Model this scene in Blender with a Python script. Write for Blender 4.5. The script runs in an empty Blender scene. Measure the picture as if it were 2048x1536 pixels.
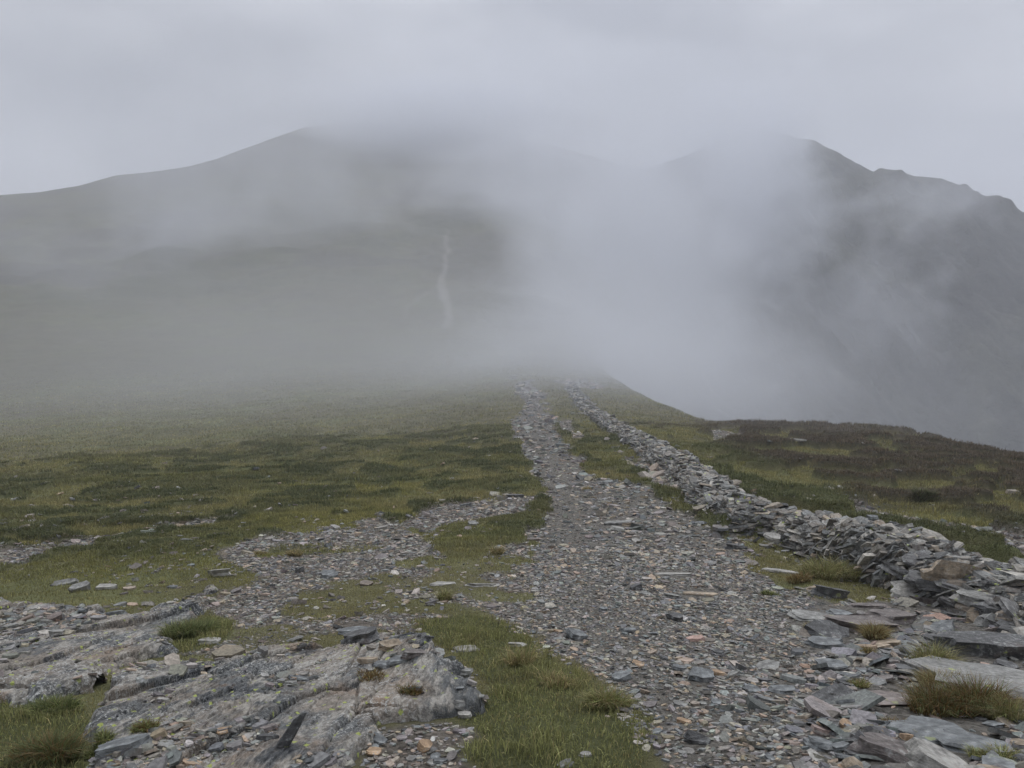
import bpy, math, random
import numpy as np
from mathutils import Vector

rng = np.random.default_rng(7)
random.seed(7)
scene = bpy.context.scene
COL = scene.collection

# ------------------------------------------------------------------ camera
W0, H0, F = 2048.0, 1536.0, 1462.0
PITCH = math.radians(7.0)
EYE = 1.62
cam_data = bpy.data.cameras.new("camera")
cam_data.sensor_width = 36.0
cam_data.lens = F / W0 * 36.0
cam_data.clip_start = 0.05
cam_data.clip_end = 6000.0
cam = bpy.data.objects.new("camera", cam_data)
COL.objects.link(cam)
cam.location = (0, 0, EYE)
cam.rotation_euler = (math.radians(90) - PITCH, 0, 0)
scene.camera = cam

# ------------------------------------------------------------------ overcast sky
SUN_EL, SUN_AZ = math.radians(52), math.radians(12)      # behind the cloud, ahead of the camera
world = bpy.data.worlds.new("World")
scene.world = world
world.use_nodes = True
nt = world.node_tree
nt.nodes.clear()
wo = nt.nodes.new("ShaderNodeOutputWorld")
bg = nt.nodes.new("ShaderNodeBackground")
bg.inputs["Strength"].default_value = 0.10
sky = nt.nodes.new("ShaderNodeTexSky")
sky.sky_type = 'NISHITA'
sky.sun_disc = False
sky.sun_elevation = SUN_EL
sky.sun_rotation = SUN_AZ
tc = nt.nodes.new("ShaderNodeTexCoord")
mp = nt.nodes.new("ShaderNodeMapping")
mp.inputs["Scale"].default_value = (1.0, 1.0, 2.2)
nz = nt.nodes.new("ShaderNodeTexNoise")
nz.inputs["Scale"].default_value = 3.2
nz.inputs["Detail"].default_value = 5.0
nz.inputs["Roughness"].default_value = 0.45
rp = nt.nodes.new("ShaderNodeValToRGB")
rp.color_ramp.elements[0].position = 0.38
rp.color_ramp.elements[0].color = (3.9, 4.12, 4.75, 1)
rp.color_ramp.elements[1].position = 0.64
rp.color_ramp.elements[1].color = (7.6, 7.8, 8.4, 1)
# cloud glows a little more towards the hidden sun
nrm = nt.nodes.new("ShaderNodeVectorMath"); nrm.operation = 'DOT_PRODUCT'
nrm.inputs[1].default_value = (0.02, 0.10, 0.99)
mr = nt.nodes.new("ShaderNodeMapRange")
mr.inputs["From Min"].default_value = 0.38
mr.inputs["From Max"].default_value = 1.0
mr.inputs["To Min"].default_value = 0.86
mr.inputs["To Max"].default_value = 2.8
vm = nt.nodes.new("ShaderNodeVectorMath"); vm.operation = 'SCALE'
mx = nt.nodes.new("ShaderNodeMixRGB")
mx.inputs["Fac"].default_value = 0.95
L = nt.links.new
L(tc.outputs["Generated"], mp.inputs["Vector"]); L(mp.outputs["Vector"], nz.inputs["Vector"])
L(nz.outputs["Fac"], rp.inputs["Fac"])
L(tc.outputs["Generated"], nrm.inputs[0]); L(nrm.outputs["Value"], mr.inputs["Value"])
L(rp.outputs["Color"], vm.inputs[0]); L(mr.outputs["Result"], vm.inputs["Scale"])
L(sky.outputs["Color"], mx.inputs["Color1"]); L(vm.outputs["Vector"], mx.inputs["Color2"])
L(mx.outputs["Color"], bg.inputs["Color"]); L(bg.outputs["Background"], wo.inputs["Surface"])

sd = bpy.data.lights.new("sun", 'SUN')
sd.energy = 1.5
sd.angle = math.radians(25)
sd.color = (1.0, 0.97, 0.93)
sun = bpy.data.objects.new("sun", sd)
COL.objects.link(sun)
sdir = Vector((math.sin(SUN_AZ) * math.cos(SUN_EL), math.cos(SUN_AZ) * math.cos(SUN_EL), math.sin(SUN_EL)))
sun.rotation_euler = sdir.to_track_quat('Z', 'Y').to_euler()
sun.location = (0, 0, 60)

scene.view_settings.view_transform = 'Standard'
scene.view_settings.look = 'None'
scene.view_settings.exposure = 0.0
scene.view_settings.gamma = 1.0
cy = scene.cycles
cy.max_bounces = 8
cy.diffuse_bounces = 2
cy.glossy_bounces = 1
cy.transmission_bounces = 2
cy.transparent_max_bounces = 8
cy.volume_bounces = 5
cy.volume_step_rate = 0.6
cy.volume_max_steps = 256
cy.use_denoising = True
cy.use_adaptive_sampling = True
cy.adaptive_threshold = 0.02

# ------------------------------------------------------------------ helpers
def _hash(ix, iy, seed):
    h = (ix.astype(np.int64) * 374761393 + iy.astype(np.int64) * 668265263 + seed * 974634777) & 0xFFFFFFFF
    h = ((h ^ (h >> 13)) * 1274126177) & 0xFFFFFFFF
    h = (h ^ (h >> 16)) & 0xFFFFFFFF
    return h / 4294967295.0

def vnoise(x, y, seed=0):
    x = np.asarray(x, float); y = np.asarray(y, float)
    ix = np.floor(x); iy = np.floor(y)
    fx = x - ix; fy = y - iy
    fx = fx * fx * fx * (fx * (fx * 6 - 15) + 10); fy = fy * fy * fy * (fy * (fy * 6 - 15) + 10)
    a = _hash(ix, iy, seed); b = _hash(ix + 1, iy, seed); c = _hash(ix, iy + 1, seed); d = _hash(ix + 1, iy + 1, seed)
    return (a * (1 - fx) + b * fx) * (1 - fy) + (c * (1 - fx) + d * fx) * fy

def fbm(x, y, seed=0, oct=4, gain=0.5):
    s = 0; a = 1; t = 0
    for i in range(oct):
        s = s + a * vnoise(x, y, seed + i * 17); t += a
        x = x * 1.93 + 5.1; y = y * 1.97 - 3.7; a *= gain
    return s / t                         # 0..1

def sstep(a, b, v):
    t = np.clip((v - a) / (b - a), 0, 1)
    return t * t * (3 - 2 * t)

def pchip(xk, yk, x):
    xk = np.asarray(xk, float); yk = np.asarray(yk, float)
    h = np.diff(xk); d = np.diff(yk) / h
    m = np.zeros_like(yk)
    for i in range(1, len(xk) - 1):
        if d[i - 1] * d[i] > 0:
            w1 = 2 * h[i] + h[i - 1]; w2 = h[i] + 2 * h[i - 1]
            m[i] = (w1 + w2) / (w1 / d[i - 1] + w2 / d[i])
    m[0] = d[0]; m[-1] = d[-1]
    x = np.clip(x, xk[0], xk[-1])
    i = np.clip(np.searchsorted(xk, x) - 1, 0, len(xk) - 2)
    t = (x - xk[i]) / h[i]
    return ((2 * t**3 - 3 * t**2 + 1) * yk[i] + (t**3 - 2 * t**2 + t) * h[i] * m[i]
            + (-2 * t**3 + 3 * t**2) * yk[i + 1] + (t**3 - t**2) * h[i] * m[i + 1])

CP, SP = math.cos(PITCH), math.sin(PITCH)
def project(x, y, z):
    """world -> pixel of the 2048 x 1536 frame"""
    zz = z - EYE
    dep = y * CP - zz * SP
    up = y * SP + zz * CP
    dep = np.where(dep < 0.05, 0.05, dep)
    return W0 / 2 + F * x / dep, H0 / 2 - F * up / dep

def ray(px, py):
    u = (px - W0 / 2) / F; v = (H0 / 2 - py) / F
    return np.array([u, CP + v * SP, -SP + v * CP])

def at(px, py, ydist):
    d = ray(px, py)
    return np.array([0, 0, EYE]) + d * (ydist / d[1])

# ------------------------------------------------------------------ lie of the land
# per column of view: (distance ahead in metres, picture row at which that ground is seen)
COLS = {
 -900: [(2.5,1536),(4,1340),(7,1190),(13,1055),(22,975),(34,915),(50,870),(90,790),(150,690),(230,590),(350,500),(480,440),(700,520)],
 0:    [(2.45,1536),(4,1335),(7,1172),(13,1040),(22,962),(34,900),(50,850),(90,765),(150,665),(230,570),(350,460),(480,393),(700,470)],
 400:  [(2.45,1536),(4,1325),(7,1160),(13,1033),(22,950),(34,885),(50,832),(90,752),(150,672),(230,580),(380,440),(540,330),(760,420)],
 700:  [(2.45,1536),(4,1322),(7,1152),(13.5,1020),(23,933),(34,870),(48,820),(85,742),(150,677),(240,565),(420,400),(650,250),(850,320)],
 900:  [(2.45,1536),(4,1322),(7,1150),(13.5,1012),(23,920),(34,860),(46,810),(85,730),(165,660),(250,562),(440,390),(680,252),(880,320)],
 1050: [(2.45,1536),(4,1325),(7,1152),(13.5,1005),(23,910),(34,850),(46,795),(80,724),(165,656),(250,572),(440,410),(700,287),(900,360)],
 1200: [(2.45,1536),(4,1328),(7,1155),(13.5,1003),(23,908),(34,848),(46,797),(75,745),(130,722),(250,640),(440,480),(720,318),(900,380)],
 1300: [(2.45,1536),(4,1330),(7,1158),(13.5,1001),(22,912),(30,868),(38,832),(50,800),(130,1000),(260,800),(440,560),(740,350),(920,420)],
 1450: [(2.45,1536),(4,1335),(7,1162),(13.5,1003),(19,938),(25,897),(31,870),(38,850),(120,1150),(280,950),(440,860),(740,620),(920,640)],
 1600: [(2.45,1536),(4,1340),(7,1168),(12.5,1030),(18,960),(24,910),(31,873),(37,853),(120,1250),(280,1020),(440,900),(740,760),(920,760)],
 1800: [(2.45,1536),(4,1345),(7,1174),(12,1045),(17,975),(23,920),(29,886),(35,864),(120,1280),(280,1050),(440,930),(740,820),(920,820)],
 2048: [(2.45,1536),(4,1350),(7,1182),(11.5,1062),(15.5,1000),(19.5,962),(23,938),(27,920),(100,1330),(280,1080),(440,960),(740,860),(920,860)],
 2900: [(2.45,1536),(4,1355),(7,1195),(11,1085),(14,1030),(17,1000),(20,975),(23,960),(90,1380),(280,1130),(440,1000),(740,880),(920,880)],
}
SKY_L = [(-900,440),(0,393),(100,385),(180,371),(250,352),(330,343),(400,332),(450,318),(500,299),(560,277),(620,256),(700,246),(800,247),(900,254),(1000,268),(1100,290),(1200,318),(1300,350)]
pxs = sorted(COLS)
azk = np.array([math.atan((p - W0 / 2) / F) for p in pxs])
NK = 14
kr = np.zeros((len(pxs), NK)); kz = np.zeros((len(pxs), NK))
for i, p in enumerate(pxs):
    ca = math.cos(azk[i])
    kr[i, 0] = 0.9; kz[i, 0] = -EYE / 0.9
    for k, (yd, row) in enumerate(COLS[p]):
        d = ray(p, row)
        kr[i, k + 1] = yd / ca
        kz[i, k + 1] = d[2] / d[1] * ca
A0, A1 = azk[0], azk[-1]
NA, NR = 1401, 760
az_t = np.linspace(A0, A1, NA)
lr_t = np.linspace(math.log(0.9), math.log(1000), NR)
tabz = np.zeros((NA, NR))
rk = np.stack([pchip(azk, np.log(kr[:, k]), az_t) for k in range(NK)], 1)
zk = np.stack([pchip(azk, kz[:, k], az_t) for k in range(NK)], 1)
px_t = W0 / 2 + F * np.tan(az_t)
sk_rows = np.interp(px_t, [s[0] for s in SKY_L], [s[1] for s in SKY_L])
for i in range(NA):
    if px_t[i] < 1300:
        d = ray(px_t[i], sk_rows[i])
        zk[i, 12] = d[2] / d[1] * math.cos(az_t[i])
    tabz[i] = pchip(rk[i], zk[i], lr_t)

def base_z(x, y):
    r = np.hypot(x, y); a = np.arctan2(x, y)
    back = np.abs(a) > np.minimum(-A0, A1)
    ac = np.clip(a, A0, A1)
    fi = (ac - A0) / (A1 - A0) * (NA - 1); i = np.clip(fi.astype(int), 0, NA - 2); fi = fi - i
    lr = np.log(np.clip(r, 0.9, 999))
    fj = (lr - lr_t[0]) / (lr_t[-1] - lr_t[0]) * (NR - 1); j = np.clip(fj.astype(int), 0, NR - 2); fj = fj - j
    t = (tabz[i, j] * (1 - fi) + tabz[i + 1, j] * fi) * (1 - fj) + (tabz[i, j + 1] * (1 - fi) + tabz[i + 1, j + 1] * fi) * fj
    z = EYE + t * np.clip(r, 0.9, 999)
    # behind the camera the two sides meet over a low shoulder
    w = sstep(0.85, 2.6, np.abs(a))
    zb = np.minimum(0.02 * np.clip(r, 0, 60), 1.5) - 0.00002 * r * r
    z = z * (1 - w) + zb * w
    return np.where(r < 0.9, 0.0, z)

# ---- zones, given as outlines on the picture and carried onto the ground
POLY = {
 'path': [(1030,760),(1066,760),(1085,800),(1105,840),(1130,880),(1170,930),(1200,958),(1280,978),(1335,1003),(1400,1040),(1460,1090),(1510,1135),(1590,1172),(1720,1196),(1900,1180),(2100,1230),(2500,1300),(2600,2400),(1330,2400),(1305,1536),(1290,1440),(1190,1360),(1080,1290),(1035,1255),(1000,1225),(1045,1190),(1050,1120),(1072,1050),(1095,1000),(1060,950),(1045,900),(1028,855),(1045,820),(1040,790)],
 'fine': [(425,1108),(500,1082),(600,1062),(690,1050),(760,1030),(810,1060),(850,1085),(905,1125),(1060,1085),(1080,1200),(1080,1270),(960,1228),(860,1200),(720,1172),(600,1185),(570,1230),(640,1262),(560,1290),(440,1310),(330,1300),(380,1240),(440,1185),(540,1150),(470,1125)],
 'fine2':[(560,1235),(700,1225),(860,1222),(930,1235),(840,1245),(760,1262),(640,1280),(500,1292)],
 'trod': [(-300,1150),(-100,1105),(120,1085),(260,1063),(400,1045),(470,1035),(400,1054),(260,1080),(130,1105),(60,1115),(40,1130),(-100,1175),(-300,1240)],
 'pale1':[(1405,868),(1440,864),(1485,878),(1475,886),(1430,880)],
 'pale2':[(1820,862),(1870,857),(1920,866),(1890,874),(1850,868)],
 'pale3':[(1105,763),(1180,765),(1230,772),(1190,778),(1130,774)],
 'pale4':[(1690,1010),(1780,1028),(1950,1060),(2100,1075),(2100,1110),(1960,1095),(1840,1060),(1720,1035)],
 'pale5':[(2000,1080),(2300,1120),(2300,1160),(2010,1115)],
 'pale6':[(860,1012),(930,1010),(1020,990),(1080,990),(1060,1020),(960,1045),(880,1060),(800,1055)],
 'pale7':[(1110,850),(1140,848),(1165,870),(1150,885),(1125,870)],
 'pale8':[(1290,925),(1330,945),(1370,990),(1330,980),(1240,925)],
 'turf': [(835,1245),(960,1222),(1035,1258),(1085,1295),(1190,1362),(1290,1440),(1305,1536),(1330,2400),(-200,2400),(700,1620),(740,1540),(800,1462),(960,1432),(985,1390),(945,1340),(880,1285)],
 'turf2':[(-300,1410),(60,1408),(150,1412),(158,1440),(130,1470),(170,1560),(160,2400),(-900,2400),(-900,1395)],
 'turf3':[(340,1250),(420,1225),(450,1240),(430,1290),(350,1300),(330,1275)],
 'tracka':[(888,455),(900,455),(905,500),(893,560),(905,600),(908,660),(880,660),(882,610),(868,570),(884,520)],
 'out1': [(150,1700),(160,1536),(150,1480),(165,1400),(235,1345),(330,1312),(480,1306),(560,1292),(690,1300),(760,1275),(850,1290),(905,1335),(965,1385),(975,1425),(900,1440),(800,1462),(740,1536),(690,1700)],
 'out2': [(-500,1215),(-100,1195),(90,1205),(240,1240),(360,1218),(440,1178),(425,1220),(360,1270),(345,1312),(250,1350),(200,1400),(120,1405),(-500,1410)],
 'pocket': [(745,1462),(800,1446),(880,1440),(950,1452),(965,1475),(905,1496),(935,1545),(900,1700),(800,1900),(730,1900),(735,1560)],
 'heath_r': [(1290,845),(1400,840),(1700,850),(1900,870),(2100,930),(2900,980),(2900,1110),(2100,1075),(1900,1040),(1700,1010),(1600,960),(1480,920),(1350,880)],
 'grn_r': [(1380,885),(1480,920),(1600,960),(1700,1010),(1800,1050),(1700,1060),(1500,1000),(1400,940),(1330,900)],
}
def inpoly(poly, x, y):
    c = np.zeros(np.shape(x), bool)
    n = len(poly)
    for i in range(n):
        x1, y1 = poly[i]; x2, y2 = poly[(i + 1) % n]
        if y1 == y2: continue
        cond = ((y1 > y) != (y2 > y)) & (x < (x2 - x1) * (y - y1) / (y2 - y1) + x1)
        c ^= cond
    return c

def pdist(poly, x, y):
    """signed distance in picture units (rows stretched as on sloping ground), positive inside"""
    best = np.full(np.shape(x), 1e9)
    n = len(poly); sy = 2.0
    for i in range(n):
        x1, y1 = poly[i]; x2, y2 = poly[(i + 1) % n]
        y1 *= sy; y2 *= sy
        dx, dy = x2 - x1, y2 - y1
        t = np.clip(((x - x1) * dx + (y * sy - y1) * dy) / (dx * dx + dy * dy + 1e-9), 0, 1)
        best = np.minimum(best, np.hypot(x - x1 - t * dx, y * sy - y1 - t * dy))
    return np.where(inpoly(poly, x, y), best, -best)

def zone(name, px, py, x, y, soft=None, ragged=1.0):
    """0..1 membership with a ragged edge"""
    r = np.hypot(x, y)
    ppm = F / np.maximum(r, 1)
    w = (0.12 + 0.012 * r) * ppm * ragged
    n = (fbm(x * 1.7 / (1 + r * .03), y * 1.7 / (1 + r * .03), 31, 4, .6) - 0.5) * 2.6 * w
    d = pdist(POLY[name], px, py) + n
    s = (0.05 * ppm) if soft is None else soft * ppm
    return sstep(-s, s, d)

def near_box(x, y):      # zones only matter in front and not far off
    return (y > 0.3) & (np.abs(x) < y * 1.3 + 1)

def hummocks(x, y):
    r = np.hypot(x, y)
    a_ = x + (fbm(x * .7, y * .7, 81, 3) - .5) * 1.6; b_ = y + (fbm(x * .7, y * .7, 85, 3) - .5) * 1.6
    n = fbm(a_ * 0.42, b_ * 0.50, 77, 3, .5) + (fbm(a_ * 2.6, b_ * 2.6, 78, 3) - .5) * .16
    wr = sstep(.18, .32, x / np.maximum(y, 1))
    nr = fbm(a_ * 1.0, b_ * 1.25, 79, 3, .5)
    n = n * (1 - wr) + (nr * 1.05 + .0) * wr
    k_ = sstep(.555, .63, fbm(a_ * .95, b_ * 1.25, 87, 3, .5)) * (1 - wr)
    return np.maximum(sstep(0.47 + .05 * wr, 0.66 - .02 * wr, n) * (.62 + .38 * wr), k_) * sstep(7, 11, r) * (1 - .6 * (1 - wr) * sstep(24, 45, r))

def micro(x, y, gravel):
    r = np.hypot(x, y)
    hm = hummocks(x, y)
    h = hm * (0.09 + 0.05 * sstep(14, 28, r) + .13 * sstep(.18, .32, x / np.maximum(y, 1))) * (1 - gravel) * (1 - sstep(120, 260, r))
    h = h + (fbm(x * 2.3, y * 2.3, 5, 3) - .5) * 0.07 * (1 - .6 * gravel) * sstep(3, 6, r)
    h = h + (fbm(x * .35, y * .35, 9, 3) - .5) * 0.35 * sstep(10, 25, r)
    h = h + (fbm(x * .05, y * .05, 3, 5, .5) - .5) * 7 * sstep(90, 300, r) * (1 - .85 * sstep(430, 520, r))
    return h

GR_NAMES = ['path', 'fine', 'fine2', 'trod', 'pale1', 'pale2', 'pale3', 'pale4', 'pale5', 'pale6', 'pale7', 'pale8']
def zones_at(x, y):
    """gravel, path-only, turf membership for world points"""
    z = base_z(x, y)
    g = np.zeros(x.shape); p = np.zeros(x.shape); t = np.zeros(x.shape); hr = np.zeros(x.shape); gr = np.zeros(x.shape)
    m = near_box(x, y) & (np.hypot(x, y) < 110)
    if m.any():
        xm, ym = x[m], y[m]
        px, py = project(xm, ym, z[m])
        p[m] = zone('path', px, py, xm, ym)
        gg = p[m].copy()
        for k in GR_NAMES[1:]:
            gg = np.maximum(gg, zone(k, px, py, xm, ym, ragged=0.7))
        tt = np.zeros(xm.shape)
        for k in ('turf', 'turf2', 'turf3'):
            tt = np.maximum(tt, zone(k, px, py, xm, ym, ragged=0.5))
        pk = zone('pocket', px, py, xm, ym, ragged=.4); tt = tt * (1 - pk); gg = np.maximum(gg, pk)
        # grass islands among the left gravel
        isl = sstep(.60, .68, fbm(xm * 1.1, ym * .9, 211, 3)) * .9 * (1 - p[m]) * sstep(1085, 1110, py) * sstep(4.2, 5.2, np.hypot(xm, ym))
        gg = np.maximum(gg * (1 - isl), 0)
        g[m] = np.clip(gg - tt, 0, 1); t[m] = tt
        hr[m] = zone('heath_r', px, py, xm, ym, soft=.5)
        gr[m] = zone('grn_r', px, py, xm, ym, soft=.5)
    return g, p, t, hr, gr

# --- rock outcrops: height of bedrock over the ground
SD = np.array([0.2, 0.98]); SD = SD / np.linalg.norm(SD); SN = np.array([SD[1], -SD[0]])   # strike of the cleavage
def plates(s, t, fs, ft, seed):
    """broken bedding plates: each cell a tilted facet, with its own step"""
    X_, Y_ = s * fs, t * ft
    bd = np.full(s.shape, 9e9); b2 = bd.copy(); hh_ = np.zeros(s.shape)
    for ox in (-1, 0, 1):
        for oy in (-1, 0, 1):
            ax, ay = np.floor(X_) + ox, np.floor(Y_) + oy
            qx, qy = ax + _hash(ax, ay, seed), ay + _hash(ax, ay, seed + 1)
            dd = np.abs(X_ - qx) + np.abs(Y_ - qy) * .9
            v = (_hash(ax, ay, seed + 2) - .5) + (X_ - qx) * (.35 + (_hash(ax, ay, seed + 3) - .5)) + (Y_ - qy) * (_hash(ax, ay, seed + 4) - .5) * .7
            w_ = dd < bd
            b2 = np.where(w_, bd, np.minimum(b2, dd)); bd = np.where(w_, dd, bd); hh_ = np.where(w_, v, hh_)
    crack = 1 - sstep(0, .06, b2 - bd)
    return hh_ - .35 * crack
def strata(x, y, seed=0, coarse=1.0):
    s = x * SN[0] + y * SN[1]; t = x * SD[0] + y * SD[1]
    s = s + (fbm(s * 1.2, t * .9, 41 + seed, 3) - .5) * .22
    h = plates(s, t, 2.6 / coarse, 1.1 / coarse, 201 + seed) * .05 * coarse
    h = h + plates(s, t, 8 / coarse, 2.6 / coarse, 231 + seed) * .017 * coarse * sstep(.35, .6, vnoise(s * 2 + 9, t * 1.4, 8))
    q2 = (s + (vnoise(s * 9, t * 2.5, 3) - .5) * .03) / (.036 * coarse)
    f2 = q2 - np.floor(q2)
    h = h + (f2 - sstep(.85, 1, f2)) * .010 * coarse * sstep(.3, .7, vnoise(s * 3, t * 2, 8))
    h = h + (fbm(s * 30, t * 9, 29, 4, .65) - .5) * .016
    h = h + (fbm(x * 1.8, y * 1.8, 23, 3) - .5) * .05
    return h

def outcrop_h(x, y):
    z = base_z(x, y)
    m = near_box(x, y) & (np.hypot(x, y) < 9)
    h = np.full(x.shape, -0.25)
    if m.any():
        xm, ym = x[m], y[m]
        px, py = project(xm, ym, z[m])
        ppm = F / ym
        rag = (fbm(xm * 3, ym * 3, 91, 4, .6) - .5) * .32
        d1 = pdist(POLY['out1'], px, py) / ppm + rag
        d2 = pdist(POLY['out2'], px, py) / ppm + rag
        bx, by = (845 - 1024) / F * 3.75, 3.75
        hump = .145 * np.exp(-(((xm - bx) / .42) ** 2 + ((ym - by + .35 * (xm - bx)) / .42) ** 2))
        h1 = -.16 + .19 * sstep(-.05, .07, d1) + (hump + .02) * sstep(-.02, .10, d1) + strata(xm, ym, 0) * sstep(-.03, .05, d1)
        h2 = -.14 + .20 * sstep(-.06, .10, d2) + strata(xm, ym, 9, 1.25) * sstep(-.03, .05, d2) * 1.1
        h[m] = np.maximum(h1, h2)
    return h

def surf(x, y):
    g, p, t, hr, gr = zones_at(x, y)
    z = base_z(x, y) + micro(x, y, g)
    return np.maximum(z, base_z(x, y) + outcrop_h(x, y))

def hit(px, py, tmax=60):
    d = ray(px, py)
    ts = np.exp(np.linspace(math.log(1.2), math.log(tmax), 500)) / d[1]
    P = np.array([0, 0, EYE])[None] + ts[:, None] * d[None]
    dz = P[:, 2] - surf(P[:, 0], P[:, 1])
    k = np.argmax(dz < 0) if (dz < 0).any() else len(ts) - 1
    k = max(k, 1)
    a = dz[k - 1] / (dz[k - 1] - dz[k] + 1e-9)
    q = P[k - 1] + (P[k] - P[k - 1]) * np.clip(a, 0, 1)
    return q

# ------------------------------------------------------------------ mesh builders
def mk(name, verts, loops, starts, totals, mat, color=None, smooth=False, parent=None, extra=None):
    me = bpy.data.meshes.new(name)
    nv, nl, nf = len(verts), len(loops), len(starts)
    me.vertices.add(nv); me.loops.add(nl); me.polygons.add(nf)
    me.vertices.foreach_set("co", np.ascontiguousarray(verts, np.float32).ravel())
    me.loops.foreach_set("vertex_index", np.ascontiguousarray(loops, np.int32))
    me.polygons.foreach_set("loop_start", np.ascontiguousarray(starts, np.int32))
    me.polygons.foreach_set("loop_total", np.ascontiguousarray(totals, np.int32))
    me.polygons.foreach_set("use_smooth", np.full(nf, smooth, bool))
    me.update(calc_edges=True)
    if color is not None:
        ca = me.color_attributes.new("tint", 'FLOAT_COLOR', 'POINT')
        c4 = np.ones((nv, 4), np.float32); c4[:, :3] = color
        ca.data.foreach_set("color", c4.ravel())
    for k, v in (extra or {}).items():
        at_ = me.attributes.new(k, 'FLOAT', 'POINT')
        at_.data.foreach_set("value", np.ascontiguousarray(v, np.float32))
    me.materials.append(mat)
    o = bpy.data.objects.new(name, me)
    COL.objects.link(o)
    if parent: o.parent = parent
    return o

def grid_faces(nr, nc, keep=None):
    i, j = np.meshgrid(np.arange(nr - 1), np.arange(nc - 1), indexing='ij')
    a = (i * nc + j).ravel()
    q = np.stack([a, a + nc, a + nc + 1, a + 1], 1)
    if keep is not None: q = q[keep.ravel()]
    return q

def mk_quads(name, V, Q, mat, color=None, smooth=True, parent=None, extra=None):
    used = np.unique(Q)
    remap = np.full(len(V), -1); remap[used] = np.arange(len(used))
    Q2 = remap[Q]
    n = len(Q2)
    return mk(name, V[used], Q2.ravel(), np.arange(n) * 4, np.full(n, 4), mat,
              None if color is None else color[used], smooth, parent, {k: v[used] for k, v in (extra or {}).items()})

def shard_verts(N, Lx, Wy, T, pos, yaw, tx, ty, n=6, layers=2, rnd=rng, along=None):
    """angular flat stones: rings of n corners; returns (N, n*layers, 3)"""
    ang = (np.arange(n)[None] + rnd.uniform(-.33, .33, (N, n))) * 2 * np.pi / n + rnd.uniform(0, 6.28, (N, 1))
    rad = rnd.uniform(.74, 1.1, (N, n)) / np.maximum(np.abs(np.cos(ang)), np.abs(np.sin(ang))) ** .55
    bx, by = np.cos(ang) * rad * .5, np.sin(ang) * rad * .5
    rings = []
    for l in range(layers):
        f = l / (layers - 1)
        sc = (1 - .22 * f * rnd.uniform(.2, 1, (N, 1))) * (1 if layers == 2 else rnd.uniform(.90, 1.07, (N, n)))
        if l == 0: sc = sc * rnd.uniform(.82, 1.0, (N, 1))
        x = bx * sc * Lx[:, None] + (rnd.normal(0, .03, (N, 1)) * Lx[:, None] if l else 0)
        y = by * sc * Wy[:, None] + (rnd.normal(0, .03, (N, 1)) * Wy[:, None] if l else 0)
        z = (f - .5) * T[:, None] + np.zeros((N, n))
        if l == layers - 1:
            z = z + (bx * rnd.normal(0, .35, (N, 1)) + by * rnd.normal(0, .35, (N, 1))) * T[:, None]
        rings.append(np.stack([x, y, z], -1))
    V = np.concatenate(rings, 1)
    # tilt about x and y, then yaw
    def rot(V, a, ax):
        c, s = np.cos(a)[:, None], np.sin(a)[:, None]
        X, Y, Z = V[..., 0], V[..., 1], V[..., 2]
        if ax == 0: return np.stack([X, Y * c - Z * s, Y * s + Z * c], -1)
        if ax == 1: return np.stack([X * c + Z * s, Y, -X * s + Z * c], -1)
        return np.stack([X * c - Y * s, X * s + Y * c, Z], -1)
    V = rot(V, tx, 0); V = rot(V, ty, 1); V = rot(V, yaw, 2)
    return V + pos[:, None, :]

def shard_topo(N, n=6, layers=2, bottom=False):
    loops = []; tot = []
    for l in range(layers - 1):
        for k in range(n):
            k2 = (k + 1) % n
            loops += [l * n + k, l * n + k2, (l + 1) * n + k2, (l + 1) * n + k]; tot.append(4)
    loops += [(layers - 1) * n + k for k in range(n)]; tot.append(n)
    if bottom:
        loops += [n - 1 - k for k in range(n)]; tot.append(n)
    loops = np.array(loops); tot = np.array(tot)
    Lp = (loops[None] + (np.arange(N) * n * layers)[:, None]).ravel()
    Tt = np.tile(tot, N)
    St = np.concatenate([[0], np.cumsum(Tt)[:-1]])
    return Lp, St, Tt

def slope_tilt(x, y, e=0.08):
    zx = (base_z(x + e, y) - base_z(x - e, y)) / (2 * e)
    zy = (base_z(x, y + e) - base_z(x, y - e)) / (2 * e)
    return zx, zy

def apply_slope(V, pos, zx, zy):
    """shear stones so that they lie on the slope"""
    d = V - pos[:, None, :]
    V[..., 2] += d[..., 0] * zx[:, None] + d[..., 1] * zy[:, None]
    return V

# ------------------------------------------------------------------ materials
def new_mat(name):
    m = bpy.data.materials.new(name); m.use_nodes = True
    n = m.node_tree; n.nodes.clear()
    out = n.nodes.new("ShaderNodeOutputMaterial")
    b = n.nodes.new("ShaderNodeBsdfPrincipled")
    b.inputs["Roughness"].default_value = .85
    b.inputs["Specular IOR Level"].default_value = .25
    n.links.new(b.outputs[0], out.inputs["Surface"])
    return m, n, b, out

def noise(n, vec, scale, detail=4, rough=.55):
    t = n.nodes.new("ShaderNodeTexNoise")
    t.inputs["Scale"].default_value = scale; t.inputs["Detail"].default_value = detail; t.inputs["Roughness"].default_value = rough
    n.links.new(vec, t.inputs["Vector"])
    return t.outputs["Fac"]

def mrange(n, val, a, b, c, d):
    t = n.nodes.new("ShaderNodeMapRange")
    for k, v in zip(("From Min", "From Max", "To Min", "To Max"), (a, b, c, d)): t.inputs[k].default_value = v
    n.links.new(val, t.inputs["Value"])
    return t.outputs["Result"]

def math_(n, op, a, b):
    t = n.nodes.new("ShaderNodeMath"); t.operation = op
    for i, v in enumerate((a, b)):
        if isinstance(v, (int, float)): t.inputs[i].default_value = v
        else: n.links.new(v, t.inputs[i])
    return t.outputs[0]

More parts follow.
